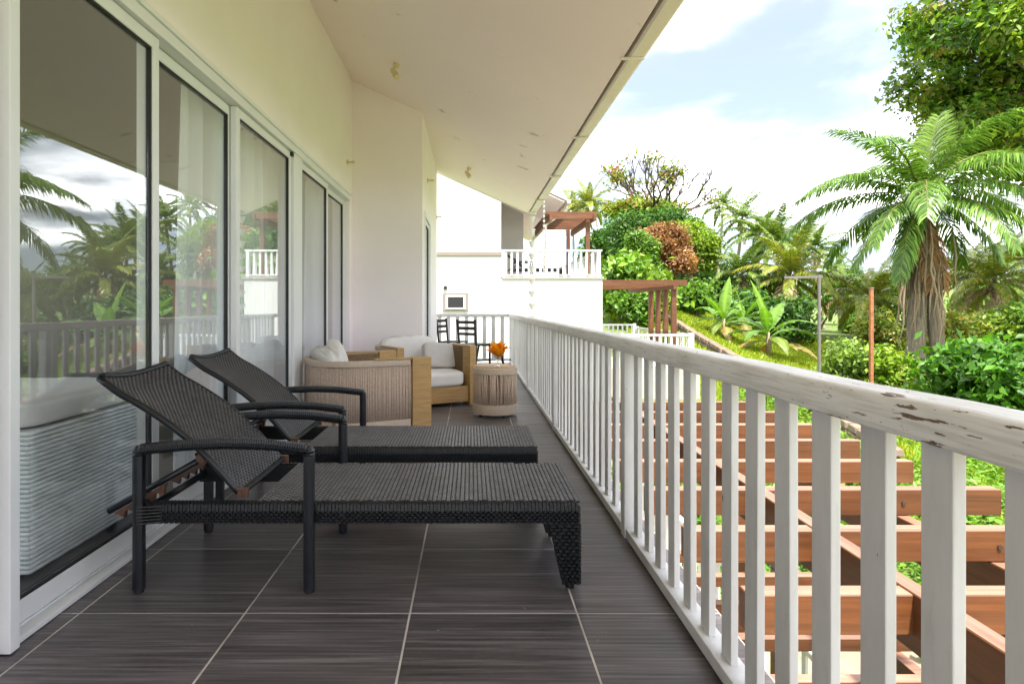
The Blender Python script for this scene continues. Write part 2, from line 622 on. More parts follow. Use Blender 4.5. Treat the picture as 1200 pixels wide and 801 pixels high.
def make_timber(name, col, fade, stretch):
    m, nt, b = new_mat(name)
    oi = nt.nodes.new("ShaderNodeObjectInfo")
    tc = nt.nodes.new("ShaderNodeTexCoord")
    ad = nt.nodes.new("ShaderNodeVectorMath")
    ad.operation = "ADD"
    sc = nt.nodes.new("ShaderNodeVectorMath")
    sc.operation = "SCALE"
    sc.inputs[0].default_value = (19, 11, 5)
    nt.links.new(oi.outputs["Random"], sc.inputs["Scale"])
    nt.links.new(tc.outputs["Object"], ad.inputs[0])
    nt.links.new(sc.outputs[0], ad.inputs[1])
    v = ad.outputs[0]
    gr = noise(nt, 1.0, 6, 0.62, v, tuple(1.4 if q else 40 for q in stretch))
    pt = noise(nt, 1.0, 4, 0.6, v, tuple(1.2 if q else 5 for q in stretch))
    ck = noise(nt, 1.0, 3, 0.5, v, tuple(0.9 if q else 95 for q in stretch))
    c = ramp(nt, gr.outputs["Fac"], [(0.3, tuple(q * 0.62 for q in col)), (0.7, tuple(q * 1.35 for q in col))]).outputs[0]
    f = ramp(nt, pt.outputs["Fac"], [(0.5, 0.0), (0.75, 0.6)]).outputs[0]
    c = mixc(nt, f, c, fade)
    k = ramp(nt, ck.outputs["Fac"], [(0.69, 0.0), (0.72, 0.85)]).outputs[0]
    c = mixc(nt, k, c, (0.02, 0.009, 0.005))
    rr_ = ramp(nt, oi.outputs["Random"], [(0, 0.8), (1, 1.2)]).outputs[0]
    c = mixc(nt, 1.0, c, rr_, "MULTIPLY")
    nt.links.new(c, b.inputs["Base Color"])
    b.inputs["Roughness"].default_value = 0.5
    bump(nt, b, gr.outputs["Fac"], 0.25, 0.004)
    return m


M["white"] = make_worn_white()
M["tile"] = make_tile_mat()
M["handrail"] = make_handrail_mat()
M["soffit"] = make_soffit_mat()
M["glass"] = make_glass()
M["clear_glass"] = make_clear_glass()
M["curtain"] = make_curtain()
M["ground"] = make_ground()
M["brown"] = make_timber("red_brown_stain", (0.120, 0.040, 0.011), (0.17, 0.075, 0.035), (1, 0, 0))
M["brown_top"] = make_timber("pale_top_stain", (0.27, 0.14, 0.09), (0.36, 0.24, 0.18), (1, 0, 0))  # paler tone for faces that point up
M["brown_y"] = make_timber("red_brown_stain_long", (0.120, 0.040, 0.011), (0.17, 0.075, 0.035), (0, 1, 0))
M["brown_top_y"] = make_timber("pale_top_stain_long", (0.27, 0.14, 0.09), (0.36, 0.24, 0.18), (0, 1, 0))
M["bolt"] = mat("rusty_bolt", (0.10, 0.075, 0.06), 0.5, 0.3, 30, metal=0.6)

# ------------------------------------------------------------------ terrain


def gz(X, Y):
    X = np.asarray(X, float)
    Y = np.asarray(Y, float)
    z = -2.95 + 0.17 * np.clip(Y - 14, 0, 28)
    z = z - 3.0 * np.tanh(np.clip(X - 11, 0, None) * 0.1)
    z = z + 11 * np.exp(-(((X - 175) / 60) ** 2 + ((Y - 190) / 60) ** 2))
    z = z + 0.12 * np.sin(X * 0.55 + 1) * np.sin(Y * 0.4)
    return z


def build_terrain():
    xs = np.unique(np.concatenate([np.linspace(-600, -20, 14), np.linspace(-20, 45, 66), np.linspace(45, 800, 50)]))
    ys = np.unique(np.concatenate([np.linspace(-300, -10, 10), np.linspace(-10, 70, 81), np.linspace(70, 1500, 60)]))
    XX, YY = np.meshgrid(xs, ys, indexing="ij")
    ZZ = gz(XX, YY)
    ny = len(ys)
    me = bpy.data.meshes.new("ground")
    faces = [(i * ny + j, (i + 1) * ny + j, (i + 1) * ny + j + 1, i * ny + j + 1)
             for i in range(len(xs) - 1) for j in range(ny - 1)]
    me.from_pydata(np.stack([XX, YY, ZZ], -1).reshape(-1, 3).tolist(), [], faces)
    me.materials.append(M["ground"])
    me.shade_smooth()
    tag(obj("ground", me), kind="structure")


build_terrain()

# ------------------------------------------------------------------ terrace floor with its tiles
RAIL_X0, RAIL_X1 = 0.735, 0.805
fl = tag(obj("terrace_floor", MB().box(-1.62, 0.90, -3.74, 12.25, -0.22, -0.0014).mesh("terrace_floor", M["grout"])),
         kind="structure")
xj = [-1.60, -1.415, -0.818, -0.221, 0.384, 0.90]
tile_cache = {}
rng = random.Random(4)
GAP = 0.0065
for c in range(5):
    for r_ in range(-10, 17):
        x0, x1 = xj[c], xj[c + 1]
        y0 = 2.262 + 0.6 * (r_ - 0)
        y1 = min(y0 + 0.6, 12.25)
        if y0 > 12.1:
            continue
        key = (c, round(y1 - y0, 3))
        if key not in tile_cache:
            tile_cache[key] = MB().box(GAP / 2, x1 - x0 - GAP / 2, GAP / 2, y1 - y0 - GAP / 2, -0.012, 0).mesh("tile", M["tile"], bevel=0.0015, seg=1)
        obj("tile", tile_cache[key], fl, (x0, y0, rng.uniform(-0.0006, 0.0006)))

# ------------------------------------------------------------------ the villa
WX = -1.50            # outer face of the glazed wall
SX = -0.614           # outer face of the projecting wing
ZH = 2.46             # head of the door openings
SZ0, SSL, SXE = 2.80, 0.45, 1.04


def sof(x):
    return SZ0 + SSL * (SXE - x)


villa = root("villa", "white villa with sliding glass doors and deep sloping eave over the terrace", "building", (-3.0, 3.0, 0))


def wall_prism(x0, x1, y0, y1, z0, zt=0.02):
    b = MB()
    return b.hexa([(x0, y0, z0), (x1, y0, z0), (x1, y1, z0), (x0, y1, z0),
                   (x0, y0, sof(x0) + zt), (x1, y0, sof(x1) + zt), (x1, y1, sof(x1) + zt), (x0, y1, sof(x0) + zt)])


wb = MB()
w1 = wall_prism(WX - 0.20, WX, -3.7, 1.96, 0)                     # wall behind the camera
wb.v, wb.f, wb.m = w1.v, w1.f, w1.m


def join(a, b):
    o = len(a.v)
    a.v += b.v
    a.f += [tuple(i + o for i in q) for q in b.f]
    a.m += b.m


join(wb, wall_prism(WX - 0.20, WX, 1.96, 7.70, ZH))                # above the doors
join(wb, wall_prism(WX - 0.20, WX, 7.70, 7.90, 0))
obj("wall", wb.mesh("wall", M["wall"]), villa)
wb = MB()
join(wb, wall_prism(WX - 0.2, SX, 7.90, 8.10, -0.001))                 # face looking back along the terrace
join(wb, wall_prism(SX - 0.2, SX, 8.10, 8.32, 0))
join(wb, wall_prism(SX - 0.2, SX, 8.32, 9.30, 2.30))
join(wb, wall_prism(SX - 0.2, SX, 9.30, 11.05, 0))
join(wb, wall_prism(-6, SX, 11.05, 11.25, 0))
obj("wall", wb.mesh("wall", M["wall"]), villa)
obj("door_jamb", MB().box(-1.80, -1.462, 1.985, 2.03, 0.004, 3.6).mesh("door_jamb", M["frame"], bevel=0.004), villa)
obj("lower_storey", MB().box(-6, 0.62, -3.7, 12.2, -3.2, -0.225).mesh("lower_storey", M["nwall"]), villa)  # unseen solid block under the deck, put in to block light
# soffit and roof
b = MB()
xa, xb = -2.4, SXE
b.hexa([(xa, -3.5, sof(xa)), (xb, -3.5, sof(xb)), (xb, 11.45, sof(xb)), (xa, 11.45, sof(xa)),
        (xa, -3.5, sof(xa) + 0.05), (xb, -3.5, sof(xb) + 0.05), (xb, 11.45, sof(xb) + 0.05), (xa, 11.45, sof(xa) + 0.05)])
obj("soffit", b.mesh("soffit", M["soffit"]), villa)
b = MB()
xb2 = SXE + 0.10
b.hexa([(xa, -3.52, sof(xa) + 0.053), (xb2, -3.52, sof(xb2) + 0.053 + 0.04), (xb2, 11.5, sof(xb2) + 0.053 + 0.04), (xa, 11.5, sof(xa) + 0.053),
        (xa, -3.52, sof(xa) + 0.16), (xb2, -3.52, sof(xb2) + 0.16), (xb2, 11.5, sof(xb2) + 0.16), (xa, 11.5, sof(xa) + 0.16)])
rf = obj("roof", b.mesh("roof", M["roof"]), villa)
b = MB()
b.hexa([(-7, -3.52, 3.0), (xa, -3.52, sof(xa)), (xa, 11.5, sof(xa)), (-7, 11.5, 3.0),
        (-7, -3.52, 3.2), (xa, -3.52, sof(xa) + 0.16), (xa, 11.5, sof(xa) + 0.16), (-7, 11.5, 3.2)])
obj("back_slope", b.mesh("back_slope", M["roof"]), rf)
b = MB()
b.hexa([(xa, 11.451, sof(xa) - 0.012), (xb, 11.451, sof(xb) - 0.012), (xb, 11.475, sof(xb) - 0.012), (xa, 11.475, sof(xa) - 0.012),
        (xa, 11.451, sof(xa) + 0.14), (xb, 11.451, sof(xb) + 0.14), (xb, 11.475, sof(xb) + 0.14), (xa, 11.475, sof(xa) + 0.14)])
obj("bargeboard", b.mesh("bargeboard", M["white"]), rf)
obj("gap_shadow_strip", MB().box(SXE + 0.002, SXE + 0.022, -3.5, 11.44, SZ0 + 0.035, SZ0 + 0.11).mesh("gap_shadow_strip", M["dark_gap"]), villa)  # dark strip painted as the shadow between soffit and gutter
# gutter: open channel with strap brackets
b = MB()
gx0, gx1, gzb = 1.066, 1.195, 2.785
prof = [(gx0, 2.885), (gx0, gzb + 0.012), (gx0 + 0.012, gzb), (gx1 - 0.03, gzb), (gx1 - 0.008, gzb + 0.02), (gx1, 2.885), (gx1 + 0.014, 2.885), (gx1 + 0.014, 2.897), (gx1 - 0.012, 2.897), (gx1 - 0.02, gzb + 0.026), (gx1 - 0.035, gzb + 0.008), (gx0 + 0.014, gzb + 0.008), (gx0 + 0.008, 2.885)]
n_ = len(prof)
for y in (-3.5, 11.48):
    b.v += [(x, y, z) for x, z in prof]
for k in range(n_):
    b.face((k, (k + 1) % n_, n_ + (k + 1) % n_, n_ + k))
gut = obj("gutter", b.mesh("gutter", M["gutter"]), villa)
for y in (0.35, 2.28, 4.23, 6.22, 8.1, 9.9, 11.2):
    obj("bracket", MB().box(SXE - 0.03, gx1 - 0.026, y - 0.014, y + 0.014, 2.772, 2.7835).mesh("bracket", M["gutter"]), gut)
obj("end_cap", MB().box(gx0 - 0.002, gx1 + 0.002, 11.481, 11.490, gzb - 0.003, 2.893).mesh("end_cap", M["gutter"]), gut)

# sliding doors: fixed frame, sash stiles and rails, panes
head = MB()
head.box(WX - 0.13, WX + 0.016, 1.97, 7.72, 2.40, ZH + 0.0)
head.box(WX - 0.04, WX + 0.028, 1.97, 7.74, ZH + 0.001, ZH + 0.03)
obj("door_head", head.mesh("door_head", M["frame"], bevel=0.003), villa)
obj("door_track", MB().box(WX - 0.14, WX - 0.062, 2.031, 7.70, 0.004, 0.045).box(WX - 0.06, WX - 0.03, 2.031, 7.70, 0.004, 0.03).box(WX - 0.028, WX + 0.02, 2.031, 7.70, 0.003, 0.022)
    .mesh("door_track", M["frame"], bevel=0.002), villa)


def sash(y0, y1, xo, st=0.055, z0=0.047, z1=2.395, par=villa):
    """one glazed leaf: frame (stiles and rails), gasket and pane"""
    leaf = obj("door", MB().box(xo - 0.04, xo, y0, y0 + st, z0, z1).box(xo - 0.04, xo, y1 - st, y1, z0, z1)
               .box(xo - 0.039, xo - 0.001, y0 + st, y1 - st, z0, z0 + 0.075).box(xo - 0.039, xo - 0.001, y0 + st, y1 - st, z1 - 0.06, z1)
               .mesh("door", M["frame"], bevel=0.0025), par)
    g = 0.010
    a0, a1, c0, c1 = y0 + st, y1 - st, z0 + 0.075, z1 - 0.06
    obj("gasket", MB().box(xo - 0.030, xo - 0.006, a0 + 0.0005, a0 + g, c0, c1).box(xo - 0.030, xo - 0.006, a1 - g, a1 - 0.0005, c0, c1)
        .box(xo - 0.030, xo - 0.006, a0 + g, a1 - g, c0 + 0.0005, c0 + g).box(xo - 0.030, xo - 0.006, a0 + g, a1 - g, c1 - g, c1 - 0.0005)
        .mesh("gasket", M["rubber"]), leaf)
    obj("pane", MB().box(xo - 0.022, xo - 0.016, a0 + g + 0.0005, a1 - g - 0.0005, c0 + g + 0.0005, c1 - g - 0.0005).mesh("pane", M["glass"]), leaf)
    return leaf


sash(1.86, 3.03, WX - 0.010, 0.060)
sash(2.985, 4.08, WX - 0.056, 0.062)
sash(4.03, 5.26, WX - 0.010, 0.060)
obj("mullion", MB().box(WX - 0.12, WX + 0.012, 5.265, 5.52, 0.046, 2.398).mesh("mullion", M["frame"], bevel=0.004), villa)
sash(5.525, 6.62, WX - 0.012, 0.060)
sash(6.58, 7.69, WX - 0.056, 0.075)
obj("latch", MB().box(WX - 0.012, WX + 0.012, 5.22, 5.26, 2.36, 2.393).mesh("latch", M["rubber"]), villa)
# wing door
obj("door_track", MB().box(SX - 0.1, SX + 0.015, 8.325, 9.295, 0.004, 0.04).mesh("door_track", M["frame"]), villa)
sash(8.325, 9.295, SX - 0.010, 0.05, 0.045, 2.295)
obj("door_casing", MB().box(SX + 0.001, SX + 0.012, 8.26, 8.318, 0.002, 2.36).box(SX + 0.001, SX + 0.012, 9.302, 9.36, 0.002, 2.36).box(SX + 0.001, SX + 0.012, 8.318, 9.302, 2.302, 2.36)
    .mesh("door_casing", M["frame"], bevel=0.002), villa)

# room behind the glass
rm = MB()
for q in ([(-6, 7.85, 0), (-6, 0.5, 0), (-6, 0.5, 0.7), (-6, 7.85, 0.7)],
          [(-6, 7.85, 2.5), (-6, 0.5, 2.5), (-6, 0.5, 2.9), (-6, 7.85, 2.9)],  # gap in the unseen far wall, put in to brighten the curtains
          [(-1.74, 7.85, 0), (-6, 7.85, 0), (-6, 7.85, 2.9), (-1.74, 7.85, 2.9)],
          [(-6, 0.5, 2.9), (-1.70, 0.5, 2.9), (-1.70, 7.85, 2.9), (-6, 7.85, 2.9)]):
    o_ = len(rm.v)
    rm.v += q
    rm.face((o_, o_ + 1, o_ + 2, o_ + 3))
tag(obj("room_wall", rm.mesh("room_wall", M["room"])), kind="structure")  # unseen near end left open as well, to light the daybed
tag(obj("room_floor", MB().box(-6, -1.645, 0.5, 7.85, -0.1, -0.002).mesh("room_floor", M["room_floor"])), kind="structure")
obj("room_end", MB().box(-1.2, -0.9, 8.12, 9.6, 0, 2.6).mesh("room_end", M["room"]), villa)


# curtains
def curtain(label, y0, y1, x, folds, seed):
    rr = random.Random(seed)
    ph = [rr.uniform(0, 6.28) for _ in range(3)]

    def fn(u, v):
        y = y0 + (y1 - y0) * u
        d = 0.045 * math.sin(u * folds * 6.283 + ph[0] + 0.5 * math.sin(v * 2)) + 0.02 * math.sin(u * folds * 15.1 + ph[1])
        return (x + d * (0.7 + 0.5 * (1 - v)), y - 0.10 * (1 - v) * (1 - u) * (1 if seed == 1 else 0.2), 0.03 + 2.42 * v)
    c = root("curtain", label, "curtain", (x, (y0 + y1) / 2, 0.0))
    obj("cloth", MB().grid(fn, int(folds * 14), 10).mesh("cloth", M["curtain"], smooth=True), c)
    obj("rail", MB().tube([(x, y0 - 0.05, 2.462), (x, y1 + 0.05, 2.462)], 0.008, 6).mesh("rail", M["frame"]), c)


curtain("white sheer curtain behind the second and third glass door panes", 3.72, 5.75, -1.735, 9, 1)
curtain("narrow white curtain behind the glass door nearest the armchairs", 6.60, 7.30, -1.735, 4, 2)

# white wicker daybed inside the room
db = root("wicker_daybed", "white woven daybed indoors behind the first glass pane", "daybed", (-2.25, 3.0, 0))
x0, x1, y0, y1 = -2.75, -1.80, 2.55, 3.52
obj("base", MB().box(x0 + 0.01, x1 - 0.012, y0 + 0.012, y1 - 0.01, 0.012, 0.59).mesh("base", M["white_wicker"]), db)
b = MB()
rr = random.Random(9)
for k in range(30):
    z = 0.012 + k * 0.0194
    for (a, c_, nx, ny) in (((x1, y0), (x1, y1), 1, 0), ((x1, y0), (x0, y0), 0, -1)):
        segs = 16
        pts = []
        for s in range(segs + 1):
            t = s / segs
            wv = 0.002 if (s + k) % 2 else -0.002
            pts.append((a[0] + (c_[0] - a[0]) * t + nx * wv, a[1] + (c_[1] - a[1]) * t + ny * wv, z + 0.012))
        b.tube(pts, 0.0092, 6)
tag(obj("weave", b.mesh("weave", M["white_wicker"], smooth=True), db), kind="stuff")


def cushion_mesh(name, sx, sy, sz, m, e=4.0, wr=0.006, seed=0, res=14, pinch=0.0):
    """soft box cushion: rounded super-ellipsoid centred on the origin"""
    rr = np.random.RandomState(seed)
    bm = bmesh.new()
    bmesh.ops.create_cube(bm, size=2.0)
    bmesh.ops.subdivide_edges(bm, edges=bm.edges[:], cuts=res, use_grid_fill=True)
    ph = rr.uniform(0, 6.28, 6)
    for v in bm.verts:
        p = v.co
        l = (abs(p.x) ** e + abs(p.y) ** e + abs(p.z) ** e) ** (1 / e)
        q = p / l
        edge = 1 - pinch * (max(abs(q.x), abs(q.y)) ** 2)
        w = wr * (math.sin(9 * q.x + ph[0] + 3 * q.y) + math.sin(11 * q.y + ph[1] - 4 * q.x) + 0.7 * math.sin(23 * q.x + 5 * q.z + ph[2]))
        v.co = (q.x * sx / 2, q.y * sy / 2, q.z * sz / 2 * edge + w * (1 if q.z > 0 else 0.3))
    me = bpy.data.meshes.new(name)
    bm.to_mesh(me)
    bm.free()
    me.materials.append(m)
    me.shade_smooth()
    return me


obj("mattress", cushion_mesh("mattress", 0.93, 0.95, 0.12, M["cushion"], 9, 0.002, 3), db, (-2.275 + 2.25, 3.035 - 3.0, 0.655))
# soffit and wall lamps
for (x, y, lb) in ((-0.77, 6.49, "small cream spotlight on the sloping soffit above the armchairs"),
                   (-0.03, 9.88, "small cream spotlight on the soffit near the far end of the eave")):
    z = sof(x)
    L = root("soffit_spotlight", lb, "lamp", (x, y, z), 0, "spotlights on the soffit")
    n = Vector((-SSL, 0, -1)).normalized()
    obj("base", MB().tube([Vector((0, 0, 0)) + n * 0.001, n * 0.03], 0.035, 12).mesh("base", M["lamp"]), L, (0, 0, 0))
    obj("stem", MB().tube([n * 0.028, n * 0.09], 0.012, 8).mesh("stem", M["lamp"]), L, (0, 0, 0))
    d = Vector((0.35, -0.25, -0.6)).normalized()
    obj("head", MB().tube([n * 0.085 - d * 0.03, n * 0.085 + d * 0.07, n * 0.085 + d * 0.085], [0.026, 0.034, 0.036], 12).mesh("head", M["lamp"], smooth="auto"), L, (0, 0, 0))
for (p, nrm, lb) in (((WX + 0.001, 7.55, 2.84), (1, 0, 0), "small cream bracket on the wall above the last sliding door"),
                     ((SX + 0.001, 8.75, 2.86), (1, 0, 0), "small cream bracket above the door of the projecting wing"),
                     ((SX + 0.001, 11.1, 2.68), (1, 0, 0), "small cream bracket at the far corner of the projecting wing")):
    L = root("wall_bracket", lb, "lamp", p, 0, "brackets on the villa wall")
    n = Vector(nrm)
    obj("base", MB().tube([n * 0.0, n * 0.015], 0.03, 10).mesh("base", M["lamp"]), L, (0, 0, 0))
    obj("arm", MB().tube([n * 0.014, n * 0.085], 0.011, 8).mesh("arm", M["lamp"]), L, (0, 0, 0))
    obj("tip", MB().tube([n * 0.08 - Vector((0, 0.025, 0)), n * 0.08 + Vector((0, 0.025, 0))], 0.014, 8).mesh("tip", M["lamp"]), L, (0, 0, 0))

# ------------------------------------------------------------------ balustrades
def rounded_rail(y0, y1, x0, x1, z0, z1, segs=40):
    prof = []
    r = 0.013
    for (cx, cz, a0) in ((x1 - r, z1 - r, 0), (x0 + r, z1 - r, 90), (x0 + r, z0 + r * 0.6, 180), (x1 - r, z0 + r * 0.6, 270)):
        for k in range(5):
            a = R(a0 + k * 22.5)
            prof.append((cx + r * math.cos(a), cz + (r if a0 < 180 else r * 0.6) * math.sin(a)))
    b = MB()
    n = len(prof)
    for i in range(segs + 1):
        y = y0 + (y1 - y0) * i / segs
        wob = 0.0016 * math.sin(i * 1.7) + 0.001 * math.sin(i * 0.63)
        b.v += [(x + wob, y, z + 0.6 * wob) for x, z in prof]
    for i in range(segs):
        for k in range(n):
            a, c = i * n + k, i * n + (k + 1) % n
            b.face((a, a + n, c + n, c))
    b.face(range(n))
    b.face([segs * n + k for k in range(n)][::-1])
    return b


bal = root("balustrade", "long white wooden balustrade with peeling handrail along the terrace edge", "railing", (0.77, 6.0, 0))
obj("handrail", rounded_rail(-3.7, 11.995, 0.722, 0.812, 0.888, 0.958, 90).mesh("handrail", M["handrail"], smooth="auto"), bal)
posts = [-2.2, 0.39, 3.03, 5.62, 8.22, 10.7]
stops = [-3.7] + posts + [11.93]
bm_bal = MB().box(-0.011, 0.011, -0.036, 0.036, 0, 0.836).mesh("baluster", M["white"], bevel=0.003)
bm_post = MB().box(-0.034, 0.034, -0.034, 0.034, -0.02, 0.889).mesh("post", M["white"], bevel=0.004)
for i, y in enumerate(posts):
    obj("post", bm_post, bal, (0.768 - 0.77, y - 6.0, 0.0))
rr = random.Random(12)
for i in range(len(stops) - 1):
    a = stops[i] + (0.038 if i else 0)
    c = stops[i + 1] - (0.062 if i + 1 < len(stops) - 1 else 0.036)
    obj("base_rail", MB().box(0.732, 0.806, a, c, 0.012, 0.055).mesh("base_rail", M["white"], bevel=0.004), bal)
    n = max(2, round((c - a) / 0.172))
    for k in range(n):
        y = a + (k + 0.5) * (c - a) / n + rr.uniform(-0.003, 0.003)
        obj("baluster", bm_bal, bal, (0.771 - 0.77 + rr.uniform(-0.002, 0.002), y - 6.0, 0.0545), (rr.uniform(-0.003, 0.003), rr.uniform(-0.003, 0.003), rr.uniform(-0.03, 0.03)))
    obj("foot", MB().box(0.75, 0.788, (a + c) / 2 - 0.03, (a + c) / 2 + 0.03, 0.0005, 0.0118).mesh("foot", M["white"]), bal)

bal2 = root("balustrade", "short white balustrade closing the far end of the terrace", "railing", (-0.3, 12.0, 0))
obj("handrail", MB().box(-3.0, 0.812, 11.998, 12.07, 0.89, 0.957).mesh("handrail", M["white"], bevel=0.012), bal2)
obj("base_rail", MB().box(-3.0, 0.80, 12.0, 12.068, 0.05, 0.095).mesh("base_rail", M["white"], bevel=0.004), bal2)
obj("post", MB().box(0.735, 0.80, 12.0, 12.066, 0.0, 0.889).mesh("post", M["white"], bevel=0.004), bal2)
bm_b2 = MB().box(-0.036, 0.036, -0.011, 0.011, 0, 0.7945).mesh("baluster", M["white"], bevel=0.003)
for k in range(13):
    obj("baluster", bm_b2, bal2, (0.60 - 0.172 * k + 0.3, 12.034 - 12.0, 0.0955))


# ------------------------------------------------------------------ wicker sun loungers
def weave_cells(name, P, nu, nv, mts, shift=0.34, fill=(0.74, 0.84), h=0.0045, e=0.002):
    """pillow-shaped strand segments over a surface P(u, v) laid in a twill: nu columns along u, nv along v"""
    b = MB()
    for i in range(nu):
        off = (i * shift) % 1.0
        for j in range(-1, nv):
            v0, v1 = (j + off) / nv, (j + off + fill[1]) / nv
            if v1 < 0.002 or v0 > 0.998:
                continue
            v0, v1 = max(v0, 0.0), min(v1, 1.0)
            if v1 - v0 < 0.25 / nv:
                continue
            u0, u1 = (i + (1 - fill[0]) / 2) / nu, (i + 1 - (1 - fill[0]) / 2) / nu
            p = [Vector(P(u, v)) for u, v in ((u0, v0), (u1, v0), (u1, v1), (u0, v1))]
            n = (p[1] - p[0]).cross(p[3] - p[0])
            if n.length < 1e-9:
                continue
            n.normalize()
            c = (p[0] + p[1] + p[2] + p[3]) / 4
            s = len(b.v)
            b.v += [tuple(q - n * e) for q in p]
            # domed top: ridge along the strand
            q0 = p[0].lerp(p[3], 0.22)
            q1 = p[1].lerp(p[2], 0.22)
            q2 = p[1].lerp(p[2], 0.78)
            q3 = p[0].lerp(p[3], 0.78)
            t = [q0.lerp(q1, 0.14), q1.lerp(q0, 0.14), q2.lerp(q3, 0.14), q3.lerp(q2, 0.14)]
            b.v += [tuple(q + n * h) for q in t]
            for f in ((s, s + 1, s + 5, s + 4), (s + 1, s + 2, s + 6, s + 5), (s + 2, s + 3, s + 7, s + 6), (s + 3, s, s + 4, s + 7), (s + 4, s + 5, s + 6, s + 7)):
                b.face(f)
    return b.mesh(name, mts)


def ribbed(pts, r, pitch=0.009, n=10):
    """tube wrapped with a strand: radius ripples along the length"""
    P_ = [Vector(p) for p in pts]
    out, rad = [], []
    L = 0
    for a, c in zip(P_[:-1], P_[1:]):
        d = (c - a).length
        k = max(1, int(d / (pitch / 2)))
        for i in range(k):
            out.append(a.lerp(c, i / k))
            rad.append(r if len(out) % 2 else r * 0.87)
    out.append(P_[-1])
    rad.append(r)
    return MB().tube(out, rad, n, sq=0.35)


def bez(p, n=8):
    """round a polyline's inner corners"""
    out = [Vector(p[0])]
    for i in range(1, len(p) - 1):
        a, c, d = Vector(p[i - 1]), Vector(p[i]), Vector(p[i + 1])
        r = min(0.035, (a - c).length / 2, (d - c).length / 2)
        s, e = c + (a - c).normalized() * r, c + (d - c).normalized() * r
        for k in range(n + 1):
            t = k / n
            out.append(s.lerp(c, t).lerp(c.lerp(e, t), t))
    out.append(Vector(p[-1]))
    return out


